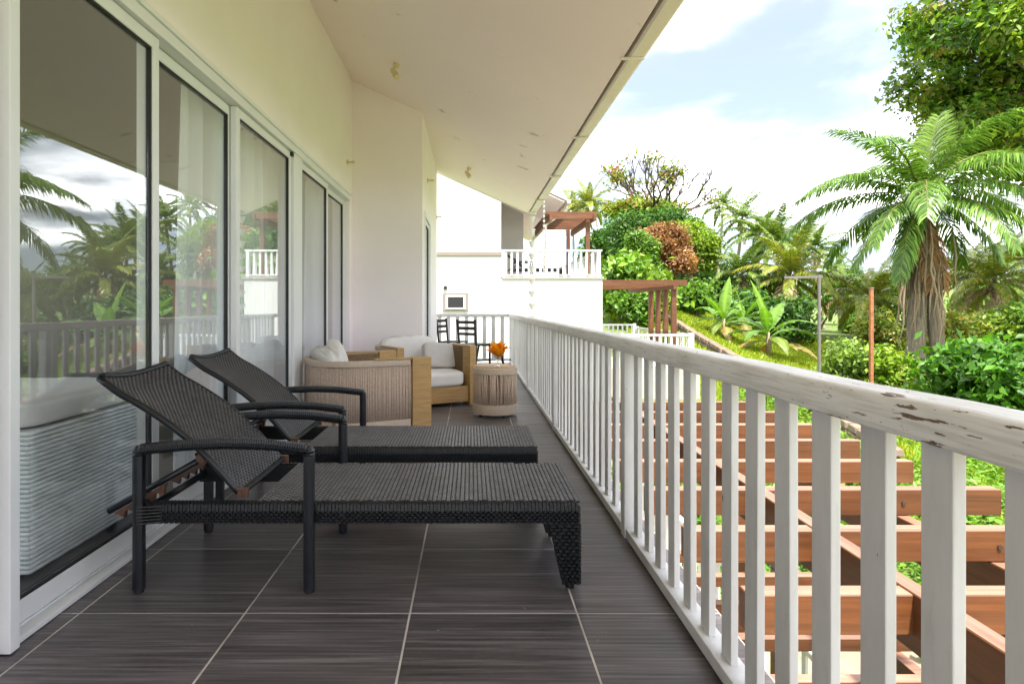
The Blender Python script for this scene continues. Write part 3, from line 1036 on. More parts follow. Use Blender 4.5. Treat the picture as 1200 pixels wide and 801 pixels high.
def make_lounger(label):
    L = root("sun_lounger", label, "sun lounger", (-1.31, 2.44, 0), 0, "black wicker sun loungers on the terrace")
    LN, W = 1.74, 0.62
    zt, zb = 0.345, 0.258
    xs0 = 0.47
    # side, front and cross rails
    for y0 in (0.012, W - 0.042):
        obj("side_rail", MB().box(0.0, LN - 0.012, y0, y0 + 0.03, zb + 0.004, zt - 0.008).mesh("side_rail", M["wicker_base"]), L, (0, 0, 0))
    obj("front_rail", MB().box(LN - 0.043, LN - 0.013, 0.043, W - 0.043, zb + 0.004, zt - 0.008).mesh("front_rail", M["wicker_base"]), L, (0, 0, 0))
    obj("cross_rail", MB().tube([(xs0 + 0.02, 0.043, 0.31), (xs0 + 0.02, W - 0.043, 0.31)], 0.016, 10).mesh("cross_rail", M["tube"], smooth=True), L, (0, 0, 0))
    obj("cross_rail", MB().tube([(0.02, 0.043, 0.30), (0.02, W - 0.043, 0.30)], 0.016, 10).mesh("cross_rail", M["tube"], smooth=True), L, (0, 0, 0))
    seat = obj("seat", MB().box(xs0, LN - 0.004, 0.0445, W - 0.0445, zt - 0.018, zt - 0.0012).box(xs0, LN - 0.004, 0.015, 0.044, zt - 0.0075, zt - 0.0012).box(xs0, LN - 0.004, W - 0.044, W - 0.015, zt - 0.0075, zt - 0.0012).mesh("seat", M["wicker_base"]), L, (0, 0, 0))

    def top(u, v):
        x = xs0 + (LN - 0.004 - xs0) * u
        return (x, 0.019 + (W - 0.038) * v, zt)
    tag(obj("seat_weave", weave_cells("seat_weave", top, 70, 22, M["wicker_glare"], 0.36, (0.84, 0.58), 0.0024, 0.001), seat, (0, 0, 0)), kind="stuff")
    # woven skirts
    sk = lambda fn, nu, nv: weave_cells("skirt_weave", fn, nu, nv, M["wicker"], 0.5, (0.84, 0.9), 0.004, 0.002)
    b_near = sk(lambda u, v: (LN * v, 0.008 - 0.0, zb + (zt - 0.016 - zb) * (1 - u)), 7, 82)
    b_far = sk(lambda u, v: (LN * v, W - 0.008, zb + (zt - 0.016 - zb) * u), 7, 82)
    b_front = sk(lambda u, v: (LN - 0.008, W * v, zb + (zt - 0.016 - zb) * (1 - u)), 7, 30)
    for me in (b_near, b_far, b_front):
        tag(obj("skirt_weave", me, L, (0, 0, 0)), kind="stuff")
    # wrapped upper edge
    eb = MB()
    k = 0
    x = 0.02
    while x < LN - 0.01:
        for (yy, sgn) in ((0.0, 1), (W, -1)):
            w = 0.0058
            eb.hexa([(x - w, yy + sgn * 0.001, zt - 0.036), (x + w, yy + sgn * 0.001, zt - 0.036), (x + w, yy + sgn * 0.012, zt - 0.036), (x - w, yy + sgn * 0.012, zt - 0.036),
                     (x - w, yy + sgn * 0.004, zt - 0.010), (x + w, yy + sgn * 0.004, zt - 0.010), (x + w, yy + sgn * 0.022, zt + 0.001), (x - w, yy + sgn * 0.022, zt + 0.001)])
        x += 0.0142
    tag(obj("edge_wrap", eb.mesh("edge_wrap", M["wicker"]), L, (0, 0, 0)), kind="stuff")
    # front legs: woven tapered blocks
    for (y0, y1, nface) in ((0.0, 0.07, -1), (W - 0.07, W, 1)):
        p = [(LN - 0.072, y0 + 0.006, 0.022), (LN - 0.008, y0 + 0.006, 0.022), (LN - 0.008, y1 - 0.006, 0.022), (LN - 0.072, y1 - 0.006, 0.022),
             (LN - 0.125, y0 + 0.006, zb + 0.003), (LN - 0.006, y0 + 0.006, zb + 0.003), (LN - 0.006, y1 - 0.006, zb + 0.003), (LN - 0.125, y1 - 0.006, zb + 0.003)]
        lg = obj("leg", MB().hexa(p).mesh("leg", M["wicker_base"]), L, (0, 0, 0))
        ya = y0 + 0.002 if nface < 0 else y1 - 0.002

        def lf(u, v, ya=ya, flip=nface):
            z = 0.022 + (zb - 0.022) * (1 - u)
            xl = LN - 0.074 - 0.053 * (1 - u)
            return (xl + (LN - 0.004 - xl) * (v if flip < 0 else 1 - v), ya, z)
        tag(obj("leg_weave", weave_cells("leg_weave", lf, 17, 4, M["wicker"], 0.5, (0.85, 0.9), 0.004), lg, (0, 0, 0)), kind="stuff")
        lfr = lambda u, v, y0=y0, y1=y1: (LN - 0.003, y0 + 0.003 + (y1 - y0 - 0.006) * v, 0.022 + (zb - 0.022) * (1 - u))
        tag(obj("leg_weave", weave_cells("leg_weave", lfr, 17, 3, M["wicker"], 0.5, (0.85, 0.9), 0.004), lg, (0, 0, 0)), kind="stuff")
        obj("foot", MB().lathe([(0.016, 0), (0.018, 0.004), (0.018, 0.022)], 12, (LN - 0.04, (y0 + y1) / 2)).mesh("foot", M["rubber"]), lg, (0, 0, 0))
    # arm frames with their legs
    for y in (0.0 - 0.012, W + 0.012):
        for x in (0.022, 0.682):
            lg = obj("leg", MB().tube([(x, y, 0.012), (x, y, 0.530)], 0.021, 10, sq=0.5).mesh("leg", M["tube"], smooth="auto"), L, (0, 0, 0))
            obj("foot", MB().lathe([(0.017, 0), (0.019, 0.002), (0.019, 0.0118)], 12, (x, y)).mesh("foot", M["rubber"]), lg, (0, 0, 0))
        arch = [(0.022, y, 0.525), (0.022, y, 0.553), (0.20, y, 0.570), (0.36, y, 0.577), (0.52, y, 0.572), (0.682, y, 0.553), (0.682, y, 0.525)]
        obj("armrest", ribbed(bez(arch, 5), 0.0225).mesh("armrest", M["tube"]), L, (0, 0, 0))
        # strands that lash the rail to the rear leg
        lb = MB()
        for k in range(6):
            lb.tube([(0.022, y + (0.023 if y > 0.3 else -0.023) * 0.9, 0.268 + k * 0.013), (0.10, (0.004 if y < 0.3 else W - 0.004), 0.266 + k * 0.012)], 0.0042, 6)
        obj("lashing", lb.mesh("lashing", M["wicker"]), L, (0, 0, 0))
    # backrest
    hx, hz, tx, tz = 0.40, 0.372, -0.155, 0.835

    def back(u, v):
        t = u
        x = hx + (tx - hx) * t
        z = hz + (tz - hz) * t
        bow = 0.035 * math.sin(math.pi * min(1, t * 1.15)) - 0.02 * max(0, t - 0.75)
        sag = -0.028 * math.sin(math.pi * v) * (0.35 + 0.65 * t)
        nx, nz = 0.64, 0.77
        return (x + nx * (bow + sag), 0.05 + 0.52 * v, z + nz * (bow + sag))
    bk = obj("backrest", MB().grid(lambda u, v: back(u, 1 - v), 24, 10).mesh("backrest", M["wicker_base"], smooth=True), L, (0, 0, 0))
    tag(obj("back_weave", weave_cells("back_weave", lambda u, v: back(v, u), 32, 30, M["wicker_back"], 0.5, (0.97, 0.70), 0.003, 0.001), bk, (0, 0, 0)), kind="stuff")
    for v in (0.0, 1.0):
        pts = [Vector(back(i / 20, v)) + Vector((-0.006, 0.008 * (1 if v == 0 else -1) * 0 + (-0.010 if v == 0 else 0.010), -0.006)) for i in range(21)]
        obj("side_tube", MB().tube(pts, 0.0145, 10).mesh("side_tube", M["tube"], smooth=True), bk, (0, 0, 0))
    for u in (0.0, 1.0):
        pts = [Vector(back(u, i / 12)) for i in range(13)]
        obj("end_tube", ribbed(pts, 0.0135).mesh("end_tube", M["tube"]), bk, (0, 0, 0))
    # prop strut that locks into notched racks
    for y in (0.075, 0.545):
        obj("strut", MB().tube([(-0.145, y, 0.285), (0.235, y, 0.500)], 0.013, 10).mesh("strut", M["tube"], smooth=True), L, (0, 0, 0))
        obj("strut_pivot", MB().tube([(0.232, y - 0.022, 0.503), (0.232, y + 0.022, 0.503)], 0.02, 10).mesh("strut_pivot", M["copper"], smooth="auto"), L, (0, 0, 0))
        nb = MB()
        ang = math.atan2(0.215, 0.38)
        ca, sa = math.cos(ang), math.sin(ang)
        pts = []
        for k in range(5):
            s0 = 0.03 + k * 0.045
            pts += [(s0, -0.028), (s0 + 0.018, -0.052), (s0 + 0.03, -0.034)]
        pts = [(0.02, -0.015)] + pts + [(0.26, -0.015)]
        base = (-0.145, 0.285)
        poly = [(base[0] + s * ca - t * sa, base[1] + s * sa + t * ca) for s, t in pts]
        n = len(poly)
        nb.v = [(q[0], y - 0.012, q[1]) for q in poly] + [(q[0], y + 0.012, q[1]) for q in poly]
        nb.face(range(n))
        nb.face([n + k for k in range(n)][::-1])
        for k in range(n):
            nb.face((k, n + k, n + (k + 1) % n, (k + 1) % n))
        obj("notched_rack", nb.mesh("notched_rack", M["copper"]), L, (0, 0, 0))
    obj("strut_bar", MB().tube([(0.228, 0.09, 0.515), (0.228, 0.53, 0.515)], 0.012, 10).mesh("strut_bar", M["tube"], smooth=True), L, (0, 0, 0))
    for y in (0.038, 0.582):
        hg = obj("hinge", MB().box(0.382, 0.428, y - 0.011, y + 0.011, 0.354, 0.390).mesh("hinge", M["copper"], bevel=0.004), L, (0, 0, 0))
        obj("bolt", MB().tube([(0.40, y - 0.019, 0.371), (0.40, y + 0.019, 0.371)], 0.009, 10).mesh("bolt", M["copper"], smooth="auto"), hg, (0, 0, 0))
    return L


lounger = make_lounger("black wicker sun lounger nearest the camera, raised back by the glass door")
l2 = copy_tree(lounger)
l2.location = (-1.375, 3.385, 0)
l2["label"] = "black wicker sun lounger standing between the front lounger and the armchairs"


# ------------------------------------------------------------------ rope armchairs
def u_path(n, hw=0.44, xf=0.30, xb=-0.47):
    raw = np.array(u_path_raw(400, hw, xf, xb))
    d = np.concatenate([[0], np.cumsum(np.linalg.norm(np.diff(raw, axis=0), axis=1))])
    t = np.linspace(0, d[-1], n + 1)
    return [(float(a), float(b)) for a, b in zip(np.interp(t, d, raw[:, 0]), np.interp(t, d, raw[:, 1]))]


def u_path_raw(n, hw=0.44, xf=0.30, xb=-0.47):
    """points round the back from the near arm front to the far arm front, with outward normals"""
    pts = []
    r = 0.40
    a = []
    k1 = int(n * 0.27)
    for i in range(k1):
        a.append((xf + (xb + r - xf) * i / k1, -hw))
    k2 = n - 2 * k1
    for i in range(k2 + 1):
        t = -math.pi / 2 - math.pi * i / k2
        c, s = math.cos(t), math.sin(t)
        e = 0.82
        a.append((xb + r + r * math.copysign(abs(c) ** e, c), hw * math.copysign(abs(s) ** e, s)))
    for i in range(k1):
        a.append((xb + r + (xf - xb - r) * (i + 1) / k1, hw))
    return a


def band(path, off0, off1, z0, z1):
    b = MB()
    n = len(path)
    nr = []
    for i in range(n):
        p, q = path[max(i - 1, 0)], path[min(i + 1, n - 1)]
        t = Vector((q[0] - p[0], q[1] - p[1])).normalized()
        nr.append((-t.y * -1 if False else t.y, -t.x))
    for i in range(n):
        x, y = path[i]
        nx, ny = nr[i]
        nx, ny = -nx, -ny
        b.v += [(x + nx * off0, y + ny * off0, z0), (x + nx * off1, y + ny * off1, z0), (x + nx * off1, y + ny * off1, z1), (x + nx * off0, y + ny * off0, z1)]
    for i in range(n - 1):
        for k in range(4):
            a, c = i * 4 + k, i * 4 + (k + 1) % 4
            b.face((a, c, c + 4, a + 4))
    b.face((0, 3, 2, 1))
    b.face([(n - 1) * 4 + k for k in range(4)])
    return b


def make_armchair(label, loc, rz, seed):
    A = root("armchair", label, "armchair", loc, rz, "rope armchairs")
    path = u_path(60)
    z0 = (0, 0, 0)
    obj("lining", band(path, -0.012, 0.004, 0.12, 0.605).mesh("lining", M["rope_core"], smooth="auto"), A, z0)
    obj("top_band", band(path, -0.026, 0.026, 0.598, 0.648).mesh("top_band", M["rope_band"], bevel=0.008, smooth="auto"), A, z0)
    obj("bottom_band", band(path, -0.02, 0.024, 0.02, 0.135).mesh("bottom_band", M["rope_band"], bevel=0.006, smooth="auto"), A, z0)
    rb = MB()
    fine = u_path(150)
    rr = random.Random(seed)
    for i in range(len(fine)):
        x, y = fine[i]
        p, q = fine[max(i - 1, 0)], fine[min(i + 1, len(fine) - 1)]
        t = Vector((q[0] - p[0], q[1] - p[1])).normalized()
        nx, ny = -t.y, t.x
        o = 0.009 + rr.uniform(-0.003, 0.003)
        rb.tube([(x + nx * o, y + ny * o, 0.12), (x + nx * (o + 0.002) + rr.uniform(-.002, .002), y + ny * (o + 0.002), 0.36), (x + nx * o, y + ny * o, 0.61)], 0.0078, 6)
    tag(obj("rope_back", rb.mesh("rope_back", M["rope"], smooth=True), A, z0), kind="stuff")
    for s in (-1, 1):
        obj("arm_post", MB().box(0.31, 0.485, s * 0.44 - 0.04, s * 0.44 + 0.04, 0.0, 0.665).mesh("arm_post", M["teak"], bevel=0.005), A, z0)
        obj("arm_cap", MB().box(-0.02, 0.308, s * 0.44 - 0.034, s * 0.44 + 0.034, 0.649, 0.664).mesh("arm_cap", M["teak"], bevel=0.004), A, z0)
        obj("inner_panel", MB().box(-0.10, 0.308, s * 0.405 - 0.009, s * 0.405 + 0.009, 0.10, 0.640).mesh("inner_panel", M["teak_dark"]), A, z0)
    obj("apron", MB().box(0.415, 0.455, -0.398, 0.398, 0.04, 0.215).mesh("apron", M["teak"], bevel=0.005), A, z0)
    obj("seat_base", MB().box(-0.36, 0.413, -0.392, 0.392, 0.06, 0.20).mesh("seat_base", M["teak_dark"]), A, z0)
    for s in (-1, 1):
        obj("foot", MB().box(-0.30, -0.25, s * 0.3 - 0.025, s * 0.3 + 0.025, 0.0, 0.062).mesh("foot", M["teak"]), A, z0)
    obj("seat_cushion", cushion_mesh("seat_cushion", 0.80, 0.775, 0.185, M["cushion"], 5.5, 0.003, seed), A, (0.08, 0, 0.295))
    obj("back_cushion", cushion_mesh("back_cushion", 0.17, 0.72, 0.37, M["cushion"], 4.5, 0.007, seed + 1), A, (-0.30, 0, 0.555), (0, -0.20, 0))
    return A


chA = make_armchair("sand rope armchair with its curved back towards the black loungers", (-0.995, 5.67, 0), R(27), 20)
plA = root("throw_pillow", "white throw pillow peeking over the near rope armchair's back", "pillow", (-1.20, 5.62, 0.56))
obj("cover", cushion_mesh("cover", 0.17, 0.46, 0.34, M["cushion"], 2.6, 0.002, 31, 14), plA, (0.0, 0, 0.06), (0.35, -0.2, 0.35))
chB = make_armchair("sand rope armchair facing the camera, pushed against the white wall", (-0.60, 7.22, 0), R(-60), 40)
plB = root("throw_pillow", "light grey throw pillow leaning in the corner of the far armchair", "pillow", (-0.37, 7.30, 0.38))
obj("cover", cushion_mesh("cover", 0.42, 0.13, 0.29, M["pillow"], 6.0, 0.002, 33, 14), plB, (0, 0, 0.150), (-0.28, 0.10, 0.45))

# ------------------------------------------------------------------ rope side table with flowers
st = root("side_table", "round sand rope side table beside the balustrade", "table", (0.243, 6.36, 0))
z0 = (0, 0, 0)
obj("core", MB().lathe([(0.195, 0.10), (0.195, 0.45)], 40).mesh("core", M["rope_core"], smooth="auto"), st, z0)
obj("bottom_band", MB().lathe([(0.20, 0.025), (0.222, 0.03), (0.226, 0.045), (0.226, 0.125), (0.205, 0.13)], 48).mesh("bottom_band", M["rope_band"], smooth="auto"), st, z0)
obj("top_band", MB().lathe([(0.205, 0.425), (0.226, 0.43), (0.228, 0.485), (0.216, 0.494)], 48, cap=True).mesh("top_band", M["rope_band"], smooth="auto"), st, z0)
obj("table_top", MB().lathe([(0.212, 0.4945), (0.212, 0.500), (0.205, 0.503)], 48).mesh("table_top", M["teak"], smooth="auto"), st, z0)
rb = MB()
rr = random.Random(3)
for k in range(92):
    if rr.random() < 0.06:
        continue
    a = 2 * math.pi * k / 92
    a2 = a + rr.uniform(-0.03, 0.03)
    am = a + rr.uniform(-0.05, 0.05)
    rb.tube([(0.216 * math.cos(a), 0.216 * math.sin(a), 0.12), (0.212 * math.cos(am), 0.212 * math.sin(am), 0.27), (0.216 * math.cos(a2), 0.216 * math.sin(a2), 0.432)], 0.0062, 6)
tag(obj("rope_skirt", rb.mesh("rope_skirt", M["rope"], smooth=True), st, z0), kind="stuff")
for k in range(4):
    a = k * math.pi / 2 + 0.5
    obj("foot", MB().lathe([(0.012, 0), (0.014, 0.003), (0.014, 0.03)], 10, (0.17 * math.cos(a), 0.17 * math.sin(a))).mesh("foot", M["rubber"]), st, z0)

vs = root("flower_vase", "small glass goblet of orange flowers on the rope side table", "flowers", (0.272, 6.33, 0.503))
obj("goblet", MB().lathe([(0.038, 0.0005), (0.038, 0.004), (0.007, 0.010), (0.006, 0.05), (0.018, 0.062), (0.036, 0.085), (0.044, 0.115), (0.043, 0.118), (0.034, 0.09), (0.012, 0.068)], 24).mesh("goblet", M["clear_glass"], smooth="auto"), vs, z0)


def set_col(me, cols):
    a = me.color_attributes.new("col", "FLOAT_COLOR", "POINT")
    c = np.ones((len(me.vertices), 4), np.float32)
    c[:, :3] = cols
    a.data.foreach_set("color", c.ravel())


def petal_mesh(L, w, col, curl):
    b = MB()

    def fn(u, v):
        t = u
        ww = w * math.sin(math.pi * min(1, 0.08 + t * 0.9)) ** 0.8
        y = (v - 0.5) * ww
        return (curl * L * t * t + 0.1 * L * t, y, L * t * (1 - 0.25 * curl * t) - 0.25 * y * y / max(w, 1e-3))
    b.grid(fn, 7, 4)
    me = b.mesh("petal", M["petal"], smooth=True)
    set_col(me, np.array([np.array(col) * (0.75 + 0.4 * (i // 5) / 7) for i in range(len(me.vertices))]))
    return me


pets = [petal_mesh(0.15, 0.062, c, k) for c, k in (((0.85, 0.33, 0.015), 0.2), ((0.90, 0.48, 0.02), 0.35), ((0.75, 0.16, 0.01), 0.5), ((0.88, 0.40, 0.015), 0.1))]
rr = random.Random(6)
for k in range(26):
    a = k * 2.4
    tilt = 0.12 + 0.65 * (k / 26) + rr.uniform(-.1, .1)
    o = obj("petal", pets[k % 4], vs, (0.022 * math.cos(a) * (k / 26 + .3), 0.022 * math.sin(a) * (k / 26 + .3), 0.10 + rr.uniform(-.02, .035)), (0, tilt, a))
obj("stem", MB().tube([(0, 0, 0.066), (0.004, 0, 0.12)], 0.008, 6).mesh("stem", M["fibre"]), vs, z0)


# ------------------------------------------------------------------ black dining set at the far end
def make_dining_chair(label, loc, rz):
    C_ = root("dining_chair", label, "chair", loc, rz, "black ladder-back chairs")
    b = MB()
    for s in (-1, 1):
        obj("leg", MB().tube([(0.19, s * 0.18, 0), (0.185, s * 0.18, 0.45)], 0.019, 8).mesh("leg", M["black_metal"], smooth=True), C_, z0)
        obj("back_post", MB().tube([(-0.22, s * 0.17, 0), (-0.19, s * 0.175, 0.45), (-0.235, s * 0.19, 0.88)], 0.019, 8).mesh("back_post", M["black_metal"], smooth=True), C_, z0)
    for (z, h) in ((0.835, 0.05), (0.735, 0.052), (0.64, 0.045)):
        xx = -0.19 - 0.045 * (z - 0.45) / 0.43
        obj("slat", MB().box(xx - 0.008, xx + 0.008, -0.176, 0.176, z - h / 2, z + h / 2).mesh("slat", M["black_metal"], bevel=0.003), C_, z0)
    obj("seat", MB().box(-0.17, 0.21, -0.205, 0.205, 0.4505, 0.475).mesh("seat", M["black_metal"], bevel=0.008), C_, z0)
    for s in (-1, 1):
        obj("stretcher", MB().tube([(0.185, s * 0.18, 0.2), (-0.2, s * 0.175, 0.2)], 0.012, 6).mesh("stretcher", M["black_metal"]), C_, z0)
    return C_


make_dining_chair("black ladder-back chair in front of the far balustrade, seen from behind", (0.06, 10.55, 0), R(52))
make_dining_chair("black ladder-back chair half hidden behind the far armchair", (-0.33, 11.3, 0), R(-25))
dt = root("dining_table", "small black metal table beyond the rope side table", "table", (0.33, 11.25, 0))
obj("table_top", MB().box(-0.24, 0.24, -0.24, 0.24, 0.40, 0.425).mesh("table_top", M["black_metal"], bevel=0.006), dt, z0)
for sx in (-1, 1):
    for sy in (-1, 1):
        obj("leg", MB().tube([(sx * 0.26, sy * 0.22, 0), (sx * 0.19, sy * 0.19, 0.3995)], 0.016, 8).mesh("leg", M["black_metal"], smooth=True), dt, z0)


# ------------------------------------------------------------------ rain chains
def make_chain(label, x, y, ztop, zbot, pitch, r, nlinks=2):
    C_ = root("rain_chain", label, "rain chain", (x, y, ztop), 0, "rain chains hanging from the gutters")
    cup = MB().lathe([(0.012, -0.10 * r / 0.06), (0.02, -0.098 * r / 0.06), (r, 0.0), (r * 1.03, 0.004), (r * 0.94, 0.002), (0.018, -0.085 * r / 0.06)], 14).mesh("cup", M["chain"], smooth="auto")
    link = MB().tube([(0, 0, -0.008), (0.002, 0, -(pitch - 0.10 * r / 0.06) * 0.5), (0, 0, -(pitch - 0.10 * r / 0.06) - 0.004)], 0.0045, 6).mesh("link", M["chain"])
    z = -0.06
    k = 0
    obj("hook", MB().tube([(0, 0, 0.02), (0, 0, -0.07)], 0.005, 6).mesh("hook", M["chain"]), C_, z0)
    while ztop + z > zbot:
        c = obj("cup", cup, C_, (0, 0, z))
        obj("link", link, c, (0, 0, -0.10 * r / 0.06))
        z -= pitch
    return C_


make_chain("larger rain chain of white cups hanging from the near gutter's end", 1.105, 11.36, 2.78, -2.7, 0.225, 0.066)

# ------------------------------------------------------------------ lower pergola beside the terrace
pg = root("pergola", "red-brown timber pergola just below the terrace balustrade", "pergola", (1.9, 5.0, -2.95))
PT = 0.14
for i in range(-2, 8):
    yb = 2.175 + 0.6 * i
    xe = 2.80 if i != 3 else 2.76
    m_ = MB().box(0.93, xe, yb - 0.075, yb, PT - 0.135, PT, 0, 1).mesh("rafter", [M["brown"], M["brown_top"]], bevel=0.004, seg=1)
    rf_ = obj("rafter", m_, pg)
    for xb_ in (1.52, 2.28):
        obj("bolt", MB().tube([(xb_, yb - 0.0755, PT - 0.07), (xb_, yb - 0.083, PT - 0.07)], 0.011, 8).mesh("bolt", M["bolt"]), rf_)
for (xa_, top, dep) in ((1.52, PT + 0.006, 0.20), (2.28, PT - 0.138, 0.19)):
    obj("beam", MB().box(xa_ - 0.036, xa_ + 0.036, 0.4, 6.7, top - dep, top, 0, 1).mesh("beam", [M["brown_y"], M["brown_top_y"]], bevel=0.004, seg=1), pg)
for (x, y) in ((2.28, 2.62), (2.28, 5.4)):
    obj("post", MB().box(x - 0.075, x + 0.075, y - 0.075, y + 0.075, -2.93, PT - 0.329).mesh("post", M["brown"], bevel=0.005), pg)
    obj("bracket_block", MB().box(x + 0.0365, x + 0.14, y - 0.06, y + 0.06, PT - 0.30, PT - 0.139).mesh("bracket_block", [M["brown"]], bevel=0.004), pg)
# a lower trellis and the garden rail of the terrace below
tr = root("trellis", "low brown timber trellis seen under the pergola rafters", "trellis", (2.2, 4.5, -2.95))
for k, y in enumerate((3.5, 3.95, 4.4, 4.85, 5.3)):
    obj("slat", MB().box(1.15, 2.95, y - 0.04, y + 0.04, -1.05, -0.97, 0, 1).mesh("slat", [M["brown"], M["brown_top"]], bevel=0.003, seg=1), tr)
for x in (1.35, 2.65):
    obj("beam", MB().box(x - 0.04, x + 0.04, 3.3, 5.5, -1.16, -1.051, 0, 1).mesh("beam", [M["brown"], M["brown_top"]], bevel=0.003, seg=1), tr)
    for y in (3.4, 5.4):
        obj("post", MB().box(x - 0.045, x + 0.045, y - 0.045, y + 0.045, -2.94, -1.161).mesh("post", M["brown"]), tr)
gr = root("garden_rail", "white garden railing on the lower terrace under the pergola", "railing", (3.05, 6.0, -2.95))
obj("handrail", MB().box(3.0, 3.08, 2.2, 11.0, -2.02, -1.96).mesh("handrail", M["white"], bevel=0.008), gr)
obj("base_rail", MB().box(3.01, 3.07, 2.2, 11.0, -2.86, -2.81).mesh("base_rail", M["white"]), gr)
bmx = MB().box(-0.012, 0.012, -0.035, 0.035, 0, 0.789).mesh("baluster", M["white"])
for k in range(44):
    obj("baluster", bmx, gr, (3.04 - 3.05, 2.3 + k * 0.2 - 6.0, -2.8095 + 2.95))
for k in range(4):
    y = 2.24 + k * 2.9
    obj("post", MB().box(2.99, 3.09, y - 0.05, y + 0.05, -2.94, -1.955).mesh("post", M["white"], bevel=0.004), gr)
tag(obj("lower_terrace", MB().box(0.62, 3.2, -6, 12.2, -3.3, -2.942).mesh("lower_terrace", M["concrete"])), kind="structure")

tag(obj("tan_ground", MB().grid(lambda u, v: (3.19 + 4.6 * u, -9 + 17.5 * v, float(gz(3.19 + 4.6 * u, -9 + 17.5 * v)) + 0.02), 6, 20).mesh("tan_ground", M["gravel"], smooth=True)), kind="structure")  # tan litter ground, laid this wide to bounce warm light upward

# ------------------------------------------------------------------ the neighbouring villa up the slope
nb = root("neighbour_villa", "white neighbouring villa with a balcony higher up the slope", "building", (1.5, 22.0, -1.0))
NZ = 1.97
NEX, NEZ = 3.12, 4.55


def nsof(x):
    return NEZ + 0.45 * (NEX - x)


obj("lower_wall", MB().box(-5, 4.2, 20.0, 33, -2.6, NZ - 0.001).mesh("lower_wall", M["nwall"]), nb)
obj("balcony_floor", MB().box(0.99, 4.24, 19.96, 33.02, NZ, NZ + 0.06).mesh("balcony_floor", M["concrete"]), nb)
b = MB()
b.hexa([(-5, 20.001, NZ), (0.96, 20.001, NZ), (0.96, 26.5, NZ), (-5, 26.5, NZ), (-5, 20.001, 8.0), (0.96, 20.001, nsof(0.96) + 0.02), (0.96, 26.5, nsof(0.96) + 0.02), (-5, 26.5, 8.0)])
obj("upper_wall", b.mesh("upper_wall", M["nwall"]), nb)
obj("wing_wall", MB().hexa([(0.961, 26.3, NZ + 0.06), (2.2, 26.3, NZ + 0.06), (2.2, 33, NZ + 0.06), (0.961, 33, NZ + 0.06),
                            (0.961, 26.3, nsof(0.961) + .02), (2.2, 26.3, nsof(2.2) + .02), (2.2, 33, nsof(2.2) + .02), (0.961, 33, nsof(0.961) + .02)]).mesh("wing_wall", M["nwall"]), nb)
obj("string_course", MB().box(-5, 0.985, 19.965, 19.999, 2.70, 2.82).mesh("string_course", M["band"], bevel=0.01), nb)
b = MB()
b.hexa([(-5, 20.0, nsof(-5)), (NEX, 20.9, nsof(NEX)), (NEX, 33.5, nsof(NEX)), (-5, 33.5, nsof(-5)),
        (-5, 20.0, nsof(-5) + .06), (NEX, 20.9, nsof(NEX) + .06), (NEX, 33.5, nsof(NEX) + .06), (-5, 33.5, nsof(-5) + .06)])
obj("soffit", b.mesh("soffit", M["soffit"]), nb)
b = MB()
b.hexa([(-5, 19.95, nsof(-5) + 0.063), (NEX + 0.08, 20.85, nsof(NEX + 0.08) + 0.09), (NEX + 0.08, 33.5, nsof(NEX + 0.08) + 0.09), (-5, 33.5, nsof(-5) + 0.063),
        (-5, 19.95, nsof(-5) + .18), (NEX + 0.08, 20.85, nsof(NEX + 0.08) + .18), (NEX + 0.08, 33.5, nsof(NEX + 0.08) + .18), (-5, 33.5, nsof(-5) + .18)])
obj("roof", b.mesh("roof", M["nwall"]), nb)
obj("gutter", MB().box(NEX + 0.09, NEX + 0.22, 20.9, 33.5, nsof(NEX) - 0.03, nsof(NEX) + 0.10).mesh("gutter", M["gutter"], bevel=0.02), nb)
obj("downpipe", MB().tube([(NEX + 0.12, 21.1, nsof(NEX) - 0.03), (NEX + 0.10, 21.1, nsof(NEX) - 0.25), (2.55, 21.25, nsof(NEX) - 0.7), (2.5, 21.3, NZ + 0.4)], 0.035, 8).mesh("downpipe", M["gutter"], smooth=True), nb)
for (ya, yb_) in ((21.9, 23.3), (23.7, 25.4)):
    wd = obj("window", MB().box(0.962, 0.985, ya, yb_, NZ + 0.1, NZ + 2.35).mesh("window", M["frame"], bevel=0.003), nb)
    obj("pane", MB().box(0.986, 0.992, ya + 0.09, yb_ - 0.09, NZ + 0.22, NZ + 2.25).mesh("pane", M["glass"]), wd)
# small louvred window low on the wall
wx, wz = (534 - VX) * 20 / F_PX, CZ - (353.5 - VY) * 20 / F_PX
wd = obj("window", MB().box(wx - 0.40, wx + 0.40, 19.955, 19.999, wz - 0.29, wz + 0.29).mesh("window", M["band"], bevel=0.01), nb)
obj("frame", MB().box(wx - 0.31, wx + 0.31, 19.935, 19.954, wz - 0.23, wz - 0.19).box(wx - 0.31, wx + 0.31, 19.935, 19.954, wz + 0.16, wz + 0.21)
    .box(wx - 0.31, wx - 0.25, 19.935, 19.954, wz - 0.19, wz + 0.16).box(wx + 0.25, wx + 0.31, 19.935, 19.954, wz - 0.19, wz + 0.16).mesh("frame", M["frame"]), wd)
obj("pane", MB().box(wx - 0.25, wx + 0.25, 19.945, 19.954, wz - 0.19, wz + 0.16).mesh("pane", M["rubber"]), wd)
obj("vent", MB().tube([((522 - VX) * 20 / F_PX, 19.95, CZ + 21 * 20 / F_PX), ((522 - VX) * 20 / F_PX, 19.999, CZ + 21 * 20 / F_PX)], 0.06, 12).mesh("vent", M["rubber"]), nb)

